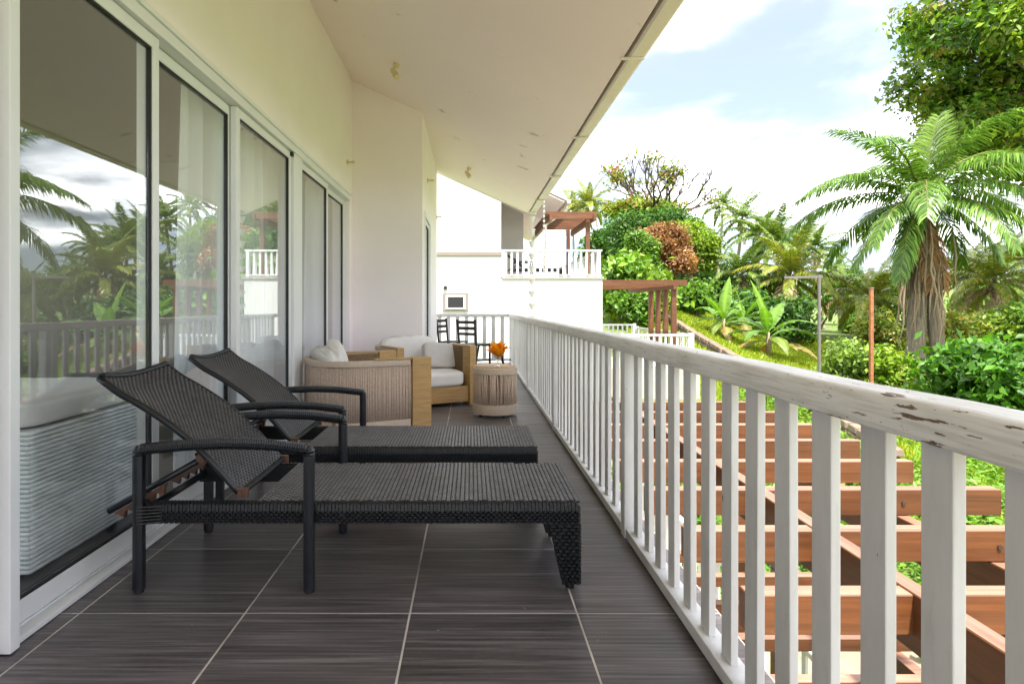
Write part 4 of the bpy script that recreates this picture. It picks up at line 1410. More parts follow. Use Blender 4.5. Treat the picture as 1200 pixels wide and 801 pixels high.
nr = root("balustrade", "white balustrade around the neighbouring villa's balcony", "railing", (2.6, 20.1, NZ + 0.06))
obj("handrail", MB().box(0.99, 4.2, 20.03, 20.11, NZ + 0.87, NZ + 0.93).mesh("handrail", M["white"], bevel=0.01), nr)
obj("handrail", MB().box(4.12, 4.2, 20.111, 30, NZ + 0.87, NZ + 0.93).mesh("handrail", M["white"], bevel=0.01), nr)
obj("base_rail", MB().box(0.99, 4.2, 20.04, 20.10, NZ + 0.10, NZ + 0.14).mesh("base_rail", M["white"]), nr)
obj("base_rail", MB().box(4.13, 4.19, 20.101, 30, NZ + 0.10, NZ + 0.14).mesh("base_rail", M["white"]), nr)
bma = MB().box(-0.035, 0.035, -0.012, 0.012, 0, 0.7295).mesh("baluster", M["white"])
bmb = MB().box(-0.012, 0.012, -0.035, 0.035, 0, 0.7295).mesh("baluster", M["white"])
for k in range(16):
    obj("baluster", bma, nr, (1.12 + k * 0.185 - 2.6, -0.03, 0.0805))
for k in range(30):
    obj("baluster", bmb, nr, (4.16 - 2.6, 20.45 + k * 0.3 - 20.1, 0.0805))
for x in (1.02, 4.1):
    obj("post", MB().box(x - 0.05, x + 0.05, 20.02, 20.12, NZ + 0.061, NZ + 0.935).mesh("post", M["white"]), nr)

# timber pergola standing on that balcony
np_ = root("pergola", "brown slatted pergola standing on the neighbour's balcony", "pergola", (3.4, 22.5, NZ + 0.06))
for x in (2.62, 4.05):
    obj("beam", MB().box(x - 0.05, x + 0.05, 20.45, 25.2, 3.90, 4.12).mesh("beam", M["brown"]), np_)
obj("beam", MB().box(2.671, 3.999, 20.5, 20.58, 3.96, 4.11).mesh("beam", M["brown"]), np_)
for k in range(9):
    y = 20.75 + k * 0.52
    obj("slat", MB().box(2.5, 4.2, y - 0.03, y + 0.03, 4.121, 4.22).mesh("slat", M["brown"]), np_)
for y in (20.75, 24.9):
    obj("post", MB().box(3.80, 3.93, y - 0.065, y + 0.065, NZ + 0.061, 4.12).mesh("post", M["brown"]), np_)
l3 = copy_tree(lounger)
l3.location = (1.4, 21.2, NZ + 0.06)
l3["label"] = "black lounger low behind the neighbour's balcony balusters"
make_chain("thinner rain chain with small cups hanging before the neighbour's balcony", 2.40, 20.6, 4.62, 0.4, 0.16, 0.045)

# neighbour's lower terrace: pergola and white fences
tag(obj("garden_terrace", MB().box(4.201, 7.5, 20.5, 28, -3.0, -0.95).mesh("garden_terrace", M["concrete"])), kind="structure")
p2 = root("pergola", "brown pergola with a row of posts below the neighbour's balcony", "pergola", (6.0, 23.0, -0.95))
for k, y in enumerate((21.4, 22.3, 23.2, 24.1)):
    xp = 6.93
    obj("post", MB().box(xp - 0.08, xp + 0.08, y - 0.08, y + 0.08, -0.945, 1.66).mesh("post", M["brown"], bevel=0.006), p2)
obj("beam", MB().box(6.86, 7.0, 21.2, 27.2, 1.661, 1.80).mesh("beam", M["brown"]), p2)
for k in range(7):
    y = 21.35 + k * 0.9
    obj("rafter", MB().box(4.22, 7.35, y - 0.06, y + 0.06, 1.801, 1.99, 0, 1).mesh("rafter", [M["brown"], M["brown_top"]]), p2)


def fence(label, a, c, z0_, h, n, axis):
    fo = root("fence", label, "fence", ((a[0] + c[0]) / 2, (a[1] + c[1]) / 2, z0_), 0, "white garden fences")
    a_, c_ = Vector((*a, 0)), Vector((*c, 0))
    for (za, zb_, nm) in ((h - 0.07, h, "handrail"), (0.10, 0.15, "base_rail")):
        obj(nm, MB().bar(a_ + Vector((0, 0, z0_ + (za + zb_) / 2)), c_ + Vector((0, 0, z0_ + (za + zb_) / 2)), 0.07, zb_ - za).mesh(nm, M["white"]), fo)
    me = MB().box(-0.035, 0.035, -0.012, 0.012, 0, h - 0.222).mesh("picket", M["white"])
    ang = math.atan2(c[1] - a[1], c[0] - a[0])
    for k in range(n):
        p = a_.lerp(c_, (k + 0.5) / n)
        obj("picket", me, fo, (p.x - fo.location.x, p.y - fo.location.y, 0.151), (0, 0, ang))
    for p in (a_, c_):
        obj("post", MB().box(p.x - 0.06, p.x + 0.06, p.y - 0.06, p.y + 0.06, z0_ + 0.002, z0_ + h + 0.03).mesh("post", M["white"]), fo)


fence("white picket fence in front of the lower brown pergola", (5.0, 20.7), (7.3, 20.7), -0.95, 1.12, 12, 0)
fence("white picket fence along the side of the lower brown pergola", (7.3, 20.85), (7.3, 27.5), -0.95, 1.12, 24, 1)
fence("white picket fence behind the lower brown pergola's posts", (4.3, 27.6), (7.2, 27.6), -0.95, 1.25, 14, 0)
fence("far white picket fence beyond the hedge at the villa's corner", (7.6, 40.0), (11.5, 40.0), 1.1, 1.0, 16, 0)
p3 = root("pergola", "distant brown pergola posts beyond the white fences", "pergola", (10.2, 36.0, float(gz(10.2, 36))))
for k in range(4):
    o_ = 9.0 + 0.32 * k
    zt_ = float(gz(o_, 33 + 2 * k))
    obj("post", MB().box(o_ - 0.09, o_ + 0.09, 33 + 2 * k - 0.09, 33 + 2 * k + 0.09, zt_ - 0.1, 1.75).mesh("post", M["brown"]), p3)
    obj("rafter", MB().box(5.5, o_ + 0.3, 33 + 2 * k - 0.07, 33 + 2 * k + 0.07, 1.751, 1.9).mesh("rafter", M["brown"]), p3)

# stone kerb wall up the slope
rw = root("retaining_wall", "low fieldstone retaining wall edging the grass slope", "wall", (10.2, 26, float(gz(10.2, 26))))
b = MB()
rr = random.Random(8)
y = 15.0
while y < 36:
    ln = rr.uniform(0.3, 0.55)
    for lay in range(3):
        zb_ = float(gz(10.2, y)) - 0.12 + lay * 0.2
        o_ = rr.uniform(-0.05, 0.05)
        hx_ = 0.17 + rr.uniform(-.02, .03)
        b.hexa([(10.2 - hx_, y + o_, zb_), (10.2 + hx_, y + o_, zb_), (10.2 + hx_, y + o_ + ln - .03, zb_ + ln * .15), (10.2 - hx_, y + o_ + ln - .03, zb_ + ln * .15),
                (10.2 - hx_ + .03, y + o_ + .03, zb_ + .18), (10.2 + hx_ - .03, y + o_ + .03, zb_ + .18), (10.2 + hx_ - .03, y + o_ + ln - .05, zb_ + .18 + ln * .15), (10.2 - hx_ + .03, y + o_ + ln - .05, zb_ + .18 + ln * .15)])
    y += ln
tag(obj("stones", b.mesh("stones", M["stone"], bevel=0.02, seg=1), rw), kind="stuff")

# poles on the slope
pp = at(960, 322, 21.5)
gz_ = float(gz(pp[0], 21.5))
po = root("lamp_post", "grey steel post with a short side arm on the grass slope", "pole", (pp[0], 21.5, gz_))
obj("shaft", MB().tube([(pp[0], 21.5, gz_ - .05), (pp[0], 21.5, pp[2])], 0.052, 10).mesh("shaft", M["pole"], smooth="auto"), po)
obj("arm", MB().bar((pp[0] + 0.1, 21.5, pp[2] - 0.06), (pp[0] - 1.2, 21.5, pp[2] - 0.09), 0.06, 0.08).mesh("arm", M["pole"]), po)
pp = at(1021, 338, 20)
gz_ = float(gz(pp[0], 20))
po = root("marker_post", "thin rusty orange post between the steel post and the big palm", "pole", (pp[0], 20, gz_))
obj("shaft", MB().box(pp[0] - .05, pp[0] + .05, 19.95, 20.05, gz_ - .05, pp[2]).mesh("shaft", M["rust"], bevel=0.005), po)
obj("cap", MB().box(pp[0] - .06, pp[0] + .06, 19.94, 20.06, pp[2] + .0005, pp[2] + .04).mesh("cap", M["pole"]), po)

# ------------------------------------------------------------------ vegetation
def raw_mesh(name, V, faces_flat, nper, col, m, smooth=False):
    me = bpy.data.meshes.new(name)
    nv, nf = len(V), len(faces_flat) // nper
    me.vertices.add(nv)
    me.vertices.foreach_set("co", np.asarray(V, np.float32).ravel())
    me.loops.add(nf * nper)
    me.loops.foreach_set("vertex_index", np.asarray(faces_flat, np.int32))
    me.polygons.add(nf)
    me.polygons.foreach_set("loop_start", np.arange(nf, dtype=np.int32) * nper)
    me.polygons.foreach_set("loop_total", np.full(nf, nper, np.int32))
    me.update(calc_edges=True)
    a = me.color_attributes.new("col", "FLOAT_COLOR", "POINT")
    c = np.ones((nv, 4), np.float32)
    c[:, :3] = np.clip(col, 0, 1)
    a.data.foreach_set("color", c.ravel())
    me.materials.append(m)
    return me


def norm(a):
    return a / np.maximum(np.linalg.norm(a, axis=1, keepdims=True), 1e-9)


def leaves_mesh(name, base, nrm, size, asp, col, rs, m, droop=0.25):
    """one folded four-cornered leaf for each base point"""
    n = len(base)
    rnd = rs.normal(size=(n, 3))
    t = norm(np.cross(nrm, rnd))
    t[:, 2] -= droop
    t = norm(t)
    s = norm(np.cross(nrm, t))
    L = (size * rs.uniform(0.5, 1.55, (n, 1)))
    Wd = L * asp
    up = norm(np.cross(t, s))
    V = np.empty((n, 4, 3))
    V[:, 0] = base - t * L * 0.5
    V[:, 1] = base + s * Wd * 0.5 + up * L * 0.08
    V[:, 2] = base + t * L * 0.5 - up * L * 0.06
    V[:, 3] = base - s * Wd * 0.5 + up * L * 0.08
    idx = np.arange(n)[:, None] * 4
    F = np.concatenate([idx + [0, 1, 2], idx + [0, 2, 3]], 1).ravel()
    return raw_mesh(name, V.reshape(-1, 3), F, 3, np.repeat(col, 4, 0), m)


def crown_mesh(name, blobs, nclump, per, size, cols, seed, spread=0.35, asp=0.45, inner=0.25, m=None, low=-0.6, updir=0.45, shell=0.78, sub=9):
    rs = np.random.RandomState(seed)
    bl = np.array(blobs, float)
    if sub:
        parts = [bl * np.array([1, 1, 1, .72, .72, .72])]
        for q in bl:
            dd = norm(rs.normal(size=(sub, 3)))
            dd[:, 2] = np.abs(dd[:, 2]) * 0.9 - 0.25
            k_ = rs.uniform(0.26, 0.46, (sub, 1))
            parts.append(np.hstack([q[:3] + dd * q[3:6] * rs.uniform(0.62, 0.92, (sub, 1)), q[3:6] * k_]))
        bl = np.vstack(parts)
    w = (bl[:, 3] * bl[:, 4] + bl[:, 4] * bl[:, 5] + bl[:, 3] * bl[:, 5])
    which = rs.choice(len(bl), nclump, p=w / w.sum())
    d = norm(rs.normal(size=(nclump * 3, 3)))
    d = d[d[:, 2] > low][:nclump]
    which = which[:len(d)]
    r = np.where(rs.uniform(size=len(d)) < inner, rs.uniform(0.25, shell, len(d)), rs.uniform(shell, 1.05, len(d)))
    cc = bl[which, :3] + d * bl[which, 3:6] * r[:, None]
    pal = np.array(cols, float)
    pc = pal[rs.randint(len(pal), size=len(d))] * rs.uniform(0.5, 1.35, (len(d), 1))
    base = np.repeat(cc, per, 0) + rs.normal(size=(len(d) * per, 3)) * spread * np.array([1, 1, 0.75])
    dd = np.repeat(d, per, 0)
    nrm = norm(dd * 0.55 + np.array([0, 0, updir]) + rs.normal(size=base.shape) * 0.5)
    col = np.repeat(pc, per, 0) * rs.uniform(0.75, 1.25, (len(base), 1))
    return leaves_mesh(name, base, nrm, size, asp, col, rs, m or M["leaf"])


def limbs(base, top, r0, tips, seed, depth=1):
    """tapered trunk plus limbs that reach toward the given tips"""
    rr = random.Random(seed)
    t = MB()
    base, top = Vector(base), Vector(top)
    n = 8
    pts, rad = [], []
    for i in range(n + 1):
        f = i / n
        p = base.lerp(top, f) + Vector((math.sin(f * 4 + seed), math.cos(f * 3 + seed), 0)) * r0 * 0.5 * f
        pts.append(p)
        rad.append(r0 * (1.25 - 0.15 * min(1, f * 6) - 0.55 * f))
    t.tube(pts, rad, 10)
    l = MB()
    for tip in tips:
        tip = Vector(tip)
        s = pts[rr.randint(n // 2, n)]
        mid = s.lerp(tip, 0.5) + Vector((rr.uniform(-.3, .3), rr.uniform(-.3, .3), rr.uniform(0.1, .5))) * (tip - s).length * 0.25
        pp_ = [s.lerp(mid, k / 3).lerp(mid.lerp(tip, k / 3), k / 3) for k in range(4)]
        q = [s * (1 - f) ** 2 + mid * 2 * f * (1 - f) + tip * f * f for f in [k / 6 for k in range(7)]]
        l.tube(q, [r0 * 0.42 * (1 - 0.85 * k / 6) for k in range(7)], 7)
    return t, l


def tree(name, label, base, blobs, r0, nclump, per, size, cols, seed, group=None, **kw):
    T = root(name, label, "tree", base, 0, group)
    bl = np.array(blobs)
    c = bl[:, :3].mean(0)
    top = (0.5 * base[0] + 0.5 * c[0], 0.5 * base[1] + 0.5 * c[1], c[2] + 0.1 * bl[:, 5].mean())
    rr = random.Random(seed)
    tips = []
    for q in blobs:
        for k in range(2 if len(blobs) > 20 else 4):
            a = rr.uniform(0, 6.28)
            tips.append((q[0] + 0.7 * q[3] * math.cos(a), q[1] + 0.7 * q[4] * math.sin(a), q[2] + q[5] * rr.uniform(-0.1, 0.6)))
    t, l = limbs(base, top, r0, tips, seed)
    tr_ = obj("trunk", t.mesh("trunk", M["bark"], smooth=True), T)
    obj("limbs", l.mesh("limbs", M["bark"], smooth=True), tr_)
    obj("crown", crown_mesh("crown", blobs, nclump, per, size, cols, seed, **kw), T)
    return T


def px_blob(px, py, Y, rx, rz, ry=None):
    """ellipsoid centred on a sight line; radii given in photo pixels"""
    x, y, z = at(px, py, Y)
    k = Y / F_PX
    return (x, y, z, rx * k, (ry or rx) * k, rz * k)


G_DARK = [(0.040, 0.11, 0.016), (0.065, 0.16, 0.020), (0.085, 0.19, 0.022)]
G_MID = [(0.085, 0.19, 0.016), (0.12, 0.25, 0.022), (0.15, 0.27, 0.028)]
G_LIGHT = [(0.16, 0.28, 0.015), (0.21, 0.33, 0.02), (0.26, 0.34, 0.03)]
G_BROWN = [(0.27, 0.12, 0.045), (0.34, 0.16, 0.06), (0.22, 0.10, 0.04), (0.38, 0.20, 0.07)]
G_YEL = [(0.22, 0.24, 0.02), (0.28, 0.25, 0.03), (0.16, 0.20, 0.02)]

# mango trees behind the neighbour
bx, by = at(765, 0, 50)[0], 50
tree("mango_tree", "large dark green domed tree behind the lower brown pergola", (bx, by, float(gz(bx, by)) - .2),
     [px_blob(742, 285, 50, 38, 46), px_blob(775, 270, 51, 40, 36), px_blob(800, 285, 51, 32, 40), px_blob(765, 310, 50, 52, 34)],
     0.45, 2000, 22, 0.27, G_DARK, 1, "mango trees", spread=0.34, inner=0.3)
bx = at(812, 0, 46)[0]
tree("mango_tree", "bright green domed tree right of the rust-brown tree", (bx, 46, float(gz(bx, 46)) - .2),
     [px_blob(815, 290, 46, 24, 30), px_blob(800, 278, 46.5, 18, 18), px_blob(824, 308, 45.5, 15, 18)],
     0.3, 900, 22, 0.24, G_LIGHT, 2, "mango trees", spread=0.28)
bx = at(778, 0, 43)[0]
tree("mango_tree", "rust-brown domed tree in front of the dark green tree", (bx, 43, float(gz(bx, 43)) - .2),
     [px_blob(775, 287, 43, 27, 32), px_blob(790, 308, 42.5, 26, 26), px_blob(760, 300, 43, 20, 30)],
     0.3, 1200, 22, 0.22, G_BROWN, 3, "mango trees", spread=0.26, updir=0.2)
bx = at(752, 0, 41)[0]
tree("mango_tree", "small bright green rounded tree at the rust-brown tree's left", (bx, 41, float(gz(bx, 41)) - .2),
     [px_blob(752, 300, 41, 17, 22), px_blob(758, 320, 40.5, 15, 14), px_blob(748, 286, 41, 10, 12)],
     0.22, 600, 22, 0.24, G_MID, 4, "mango trees", spread=0.24)


# leafy and half-bare crown above the mango trees
def bare_tree(label, px, Y, ybase, seed):
    x = at(px, 0, Y)[0]
    g = float(gz(x, Y))
    T = root("sparse_tree", label, "tree", (x, Y, g))
    rr = random.Random(seed)
    b = MB()
    tips = []

    def grow(p, d, L, r, lev):
        q = p + d * L
        mid = p.lerp(q, 0.5) + Vector((rr.uniform(-1, 1), rr.uniform(-1, 1), rr.uniform(-.5, .5))) * L * 0.09
        b.tube([p, mid, q], [r, r * 0.82, r * 0.66], 5, cap=False)
        if lev == 0:
            tips.append(q)
            return
        for _ in range(3 if lev > 1 else 2):
            nd = (d + Vector((rr.uniform(-1, 1), rr.uniform(-1, 1), rr.uniform(-0.25, 0.7))) * 0.62).normalized()
            grow(q, nd, L * rr.uniform(0.62, 0.85), r * 0.6, lev - 1)
    zt_ = at(px, 262, Y)[2]
    obj("trunk", MB().tube([(x, Y, g - .2), (x + .2, Y, (g + zt_) / 2), (x + .1, Y, zt_)], [0.4, 0.32, 0.26], 9).mesh("trunk", M["bark"], smooth=True), T)
    for a in range(6):
        d = Vector((math.cos(a * 1.05) * (0.55 if a != 0 else 1.3), math.sin(a * 1.05) * 0.5, 0.8)).normalized()
        grow(Vector((x + .1, Y, zt_ - rr.uniform(0, .6))), d, rr.uniform(1.7, 2.3), 0.19, 4)
    obj("branches", b.mesh("branches", M["dark_bark"]), T)
    rs = np.random.RandomState(seed)
    tp = np.array([tuple(t) for t in tips])
    sel = tp[(tp[:, 0] < x + 0.6) | (rs.uniform(size=len(tp)) < 0.10)]
    sel = sel[rs.uniform(size=len(sel)) < np.clip(1.1 - (sel[:, 2] - zt_) / 5.5, 0.12, 1)]
    base = np.repeat(sel, 16, 0) + rs.normal(size=(len(sel) * 16, 3)) * 0.33
    pal = np.array(G_YEL + G_LIGHT + [(0.30, 0.10, 0.03), (0.26, 0.14, 0.03)])
    col = pal[rs.randint(len(pal), size=len(base))] * rs.uniform(0.7, 1.2, (len(base), 1))
    obj("leaves", leaves_mesh("leaves", base, norm(rs.normal(size=base.shape) + [0, 0, .6]), 0.34, 0.5, col, rs, M["leaf"]), T)
    bl = [px_blob(735, 243, Y, 30, 10), px_blob(765, 245, Y, 35, 12), px_blob(720, 250, Y, 14, 8)]
    obj("crown", crown_mesh("crown", bl, 330, 14, 0.34, G_YEL + G_LIGHT + [(0.30, 0.16, 0.03)], seed + 1, spread=0.35), T)


bare_tree("tall half-bare tree with reddish leaves rising above the domed trees", 770, 54, 0, 17)


# ---- palms
def frond_mesh(L, pitch, bend, leaf_len, hang, cols, seed, n=46, width=0.05, m=None, power=1.25, vshape=0.25):
    rs = np.random.RandomState(seed)
    K = 28
    th = pitch - bend * (np.arange(K + 1) / K) ** power
    step = L / K
    x = np.concatenate([[0], np.cumsum(np.cos(th[:-1]) * step)])
    z = np.concatenate([[0], np.cumsum(np.sin(th[:-1]) * step)])
    side_w = np.cumsum(rs.normal(size=K + 1)) * 0.004 * L
    P_ = np.stack([x, side_w - side_w[0], z], 1)
    V, F, C = [], [], []
    pal = np.array(cols)

    def strip(a, mid, tip, w, wd, c):
        i = len(V)
        V.extend([a - wd * w * 0.4, a + wd * w * 0.4, mid + wd * w, mid - wd * w, tip])
        F.extend([(i, i + 1, i + 2), (i, i + 2, i + 3), (i + 3, i + 2, i + 4)])
        C.extend([c * 0.85, c * 0.85, c, c, c * 1.05])
    # midrib
    for k in range(K):
        r0, r1 = 0.035 * L / 4 * (1 - k / K) + 0.006, 0.035 * L / 4 * (1 - (k + 1) / K) + 0.006
        i = len(V)
        for p, r in ((P_[k], r0), (P_[k + 1], r1)):
            V.extend([p + [0, -r, 0], p + [0, r, 0], p + [0, 0, r]])
        cc = np.array([0.20, 0.19, 0.06])
        C.extend([cc] * 6)
        for a, bb in ((0, 1), (1, 2), (2, 0)):
            F.extend([(i + a, i + bb, i + 3 + bb), (i + a, i + 3 + bb, i + 3 + a)])
    for k in range(n):
        s = 0.14 + 0.86 * (k + rs.uniform(-.3, .3)) / n
        s = min(max(s, 0.12), 0.995)
        f = s * K
        i0 = min(int(f), K - 1)
        p = P_[i0] + (P_[i0 + 1] - P_[i0]) * (f - i0)
        t = P_[i0 + 1] - P_[i0]
        t = t / np.linalg.norm(t)
        up = np.array([-t[2], 0, t[0]])
        ll = leaf_len * (0.35 + 0.75 * math.sin(math.pi * min(1, 0.12 + s * 0.85))) * rs.uniform(0.85, 1.12)
        for sd in (-1, 1):
            d = np.array([0, sd, 0.0]) + t * (0.45 + 0.5 * s) + up * (vshape + rs.normal() * 0.14)
            d = d + np.array([0, 0, -1]) * hang * rs.uniform(0.5, 1.2) + rs.normal(size=3) * 0.06
            d /= np.linalg.norm(d)
            mid = p + d * ll * 0.5
            d2 = d + np.array([0, 0, -1]) * (0.35 + hang * 0.9)
            d2 /= np.linalg.norm(d2)
            tip = mid + d2 * ll * 0.5
            wd = np.cross(d, np.cross(t, d))
            wd = wd / max(np.linalg.norm(wd), 1e-6)
            c = pal[rs.randint(len(pal))] * rs.uniform(0.75, 1.25)
            strip(p, mid, tip, width, wd, c)
    return raw_mesh("frond", np.array(V), np.array(F, np.int32).ravel(), 3, np.array(C), m or M["leaf_gloss"])


PALM_G = [(0.07, 0.15, 0.02), (0.11, 0.22, 0.028), (0.17, 0.28, 0.04)]
PALM_Y = [(0.20, 0.27, 0.03), (0.26, 0.29, 0.035), (0.15, 0.24, 0.025), (0.34, 0.28, 0.05)]
DRY = [(0.30, 0.20, 0.10), (0.36, 0.25, 0.14), (0.24, 0.15, 0.07)]

coco_sets = {}
for nm, cols in (("g", [(0.09, 0.17, 0.022), (0.13, 0.22, 0.03), (0.19, 0.25, 0.035)]), ("y", PALM_Y)):
    coco_sets[nm] = [frond_mesh(4.0, R(p), R(bd), 0.62, hg + 0.15, cols, 50 + i, 62, 0.045, power=1.1)
                     for i, (p, bd, hg) in enumerate(((80, 40, .1), (62, 75, .3), (45, 90, .45), (28, 95, .55), (8, 85, .6), (-15, 65, .5), (70, 60, .2)))]
dry_fr = [frond_mesh(3.2, R(-50), R(45), 0.6, 0.7, DRY, 77, 26, 0.04, M["leaf_dry"]), frond_mesh(3.2, R(-20), R(75), 0.6, 0.7, DRY, 78, 26, 0.04, M["leaf_dry"])]


def coconut(label, px, py, Y, L, seed, kind="g", n=20, dry=2, lean=0.0):
    x, y, z = at(px, py, Y)
    g = float(gz(x + lean, Y))
    T = root("coconut_palm", label, "palm tree", (x + lean, Y, g), 0, "coconut palms on the slope")
    rr = random.Random(seed)
    h = z - g
    pts, rad = [], []
    for i in range(13):
        f = i / 12
        pts.append((x + lean * (1 - f) ** 1.6, Y + 0.3 * math.sin(f * 2 + seed), g - .2 + (h + .2) * f))
        rad.append((0.19 - 0.07 * f + (0.10 * (1 - f * 7) if f < 0.14 else 0)) * (1.04 if i % 2 else 1))
    obj("trunk", MB().tube(pts, rad, 9).mesh("trunk", M["palm_bark"], smooth=True), T)
    s = L / 4.0
    c = Vector((pts[-1][0], pts[-1][1], z))
    fs = coco_sets[kind]
    for k in range(n):
        idx = [0, 6, 1, 1, 2, 2, 3, 3, 4, 4, 5][min(10, int(k * 11 / n))]
        o = obj("frond", fs[idx], T, c - T.location, (0, 0, k * 2.399 + rr.uniform(-.3, .3)))
        sc = s * rr.uniform(0.85, 1.12)
        o.scale = (sc, sc, sc)
    for k in range(dry):
        o = obj("dead_frond", dry_fr[k % 2], T, c - T.location, (0, 0, rr.uniform(0, 6.28)))
        o.scale = (s, s, s)
    b = MB()
    for k in range(6):
        a = rr.uniform(0, 6.28)
        cx_, cy_, cz_ = c.x + 0.25 * math.cos(a), c.y + 0.25 * math.sin(a), c.z - 0.2 - rr.uniform(0, .25)
        b.lathe([(0.02, cz_ - .13), (0.10, cz_ - .06), (0.115, cz_), (0.09, cz_ + .08), (0.02, cz_ + .12)], 8, (cx_, cy_))
    obj("coconuts", b.mesh("coconuts", M["leaf_dry"] if False else M["fibre"], smooth=True), T)
    return T


coconut("slender coconut palm standing tallest, right of the domed trees", 847, 243, 66, 2.9, 1, "g", 20, 1, -1.0)
coconut("upright coconut palm second from the domed trees", 868, 258, 58, 3.2, 2, "g", 19, 1, -1.5)
coconut("coconut palm with arching fronds, third from the domed trees", 888, 276, 54, 3.4, 3, "g", 21, 1, -0.8)
coconut("yellow-green coconut palm with a full crown above the banana plants", 910, 288, 50, 3.8, 4, "g", 23, 3, -0.6)
coconut("low drooping coconut palm with dry brown fronds behind the steel post arm", 928, 326, 41, 4.0, 5, "y", 23, 6, 0.4)
coconut("small pale coconut palm rising just above the steel post", 957, 292, 58, 3.0, 6, "g", 20, 2, 0.5)
coconut("low bushy coconut palm left of the drooping palm", 870, 322, 44, 3.6, 7, "g", 21, 2, -0.4)
coconut("slim coconut palm above the yellow-green crown", 934, 286, 63, 3.0, 15, "g", 20, 1, -0.8)
coconut("small distant coconut palm right of the steel post", 978, 318, 66, 2.8, 16, "g", 19, 1, 0.6)
coconut("far palm crown showing over the neighbour's pergola roof", 690, 242, 78, 4.2, 8, "y", 21, 2, 0.5)
coconut("farthest palm crown just left of the one over the pergola", 671, 250, 84, 4.0, 9, "y", 19, 2, 0.5)
coconut("yellowing palm behind the rusty post", 1020, 352, 40, 3.8, 10, "y", 21, 3, 0.6)
coconut("grey-trunked palm with orange fruit behind the right bushes", 1133, 330, 42, 3.8, 11, "y", 21, 4, 0.1)
coconut("palm with hanging dry skirt near the picture's right edge", 1170, 332, 38, 3.6, 12, "y", 20, 7, -0.3)
coconut("coconut palm at the extreme right edge of the picture", 1196, 312, 46, 4.0, 13, "g", 21, 2, 0.3)
coconut("short palm low in the grove left of the big palm", 985, 345, 52, 3.8, 14, "g", 20, 2, 0.3)

# ---- the large palm with shaggy trunks
bpx, bpY = 1082, 28.0
bx, _, bz = at(bpx, 232, bpY)
g = float(gz(bx, bpY))
BP = root("royal_palm", "large palm with long arching fronds and shaggy double trunk", "palm tree", (bx, bpY, g))
for (dx0, dx1, r0, dy) in ((-0.42, 0.0, 0.34, 0.0), (0.5, 0.12, 0.27, -0.35)):
    pts = [(bx + dx0 + (dx1 - dx0) * (i / 14) ** 1.2, bpY + dy * (1 - i / 14), g - .2 + (bz - 0.2 - g) * i / 14) for i in range(15)]
    obj("trunk", MB().tube(pts, [r0 * (1.25 - 0.5 * i / 14) * (1.05 if i % 2 else 0.97) for i in range(15)], 12).mesh("trunk", M["shaggy_bark"], smooth=True), BP)
rr = random.Random(44)
rs_ = MB()
for k in range(50):
    a = rr.uniform(0, 6.28)
    r = rr.uniform(0.3, 1.25)
    zt_ = bz - rr.uniform(1.0, 3.2)
    zl = zt_ - rr.uniform(1.5, 4.5)
    zl = max(zl, g + 0.2)
    cx_ = bx + r * 0.7 * math.cos(a)
    cy_ = bpY - 0.2 + r * 0.7 * math.sin(a)
    q = [(cx_ + rr.uniform(-.15, .15) + (0.45 * math.cos(a)) * f * 0.8, cy_ + 0.3 * math.sin(a) * f, zt_ + (zl - zt_) * f) for f in (0, .25, .5, .75, 1)]
    rs_.tube(q, [0.02, 0.04, 0.05, 0.04, 0.01], 5)
obj("dry_strands", rs_.mesh("dry_strands", M["fibre"], smooth=True), BP)
big = []
for i, (p, bd, hg, LL) in enumerate(((86, 28, 0.05, 3.6), (70, 70, .25, 4.8), (55, 82, .4, 5.4), (38, 80, .5, 5.7), (20, 78, .65, 5.7), (0, 68, .75, 5.5), (-22, 52, .8, 4.8), (-45, 38, .8, 4.2))):
    big.append(frond_mesh(LL, R(p), R(bd), 1.05, hg, PALM_G if i > 0 else [(0.14, 0.24, 0.02), (0.17, 0.27, 0.03)], 90 + i, 124, 0.029, power=1.15, vshape=0.15))
order = [0, 1, 1, 2, 2, 2, 3, 3, 3, 3, 3, 4, 4, 4, 4, 4, 5, 5, 5, 5, 5, 6, 6, 6, 7, 7]
for k, i in enumerate(order):
    o = obj("frond", big[i], BP, Vector((bx, bpY, bz)) - BP.location, (0, 0, k * 2.399 + 0.5 + rr.uniform(-.25, .25)))
    sc = rr.uniform(0.98, 1.18) * (0.9 if i > 4 else 1)
    o.scale = (sc, sc, sc)
bdry = frond_mesh(4.0, R(-70), R(18), 0.8, 0.8, [(0.34, 0.16, 0.06), (0.28, 0.15, 0.07)], 120, 40, 0.04, M["leaf_dry"])
for a in (0.3, -0.5, 2.9, 4.2, 5.1):
    obj("dead_frond", bdry, BP, Vector((bx, bpY, bz - .3)) - BP.location, (0, 0, a))
obj("crownshaft", MB().tube([(bx, bpY, bz - 1.1), (bx, bpY, bz - 0.4), (bx, bpY, bz + .5)], [0.30, 0.26, 0.10], 12).mesh("crownshaft", M["palm_bark"], smooth=True), BP)

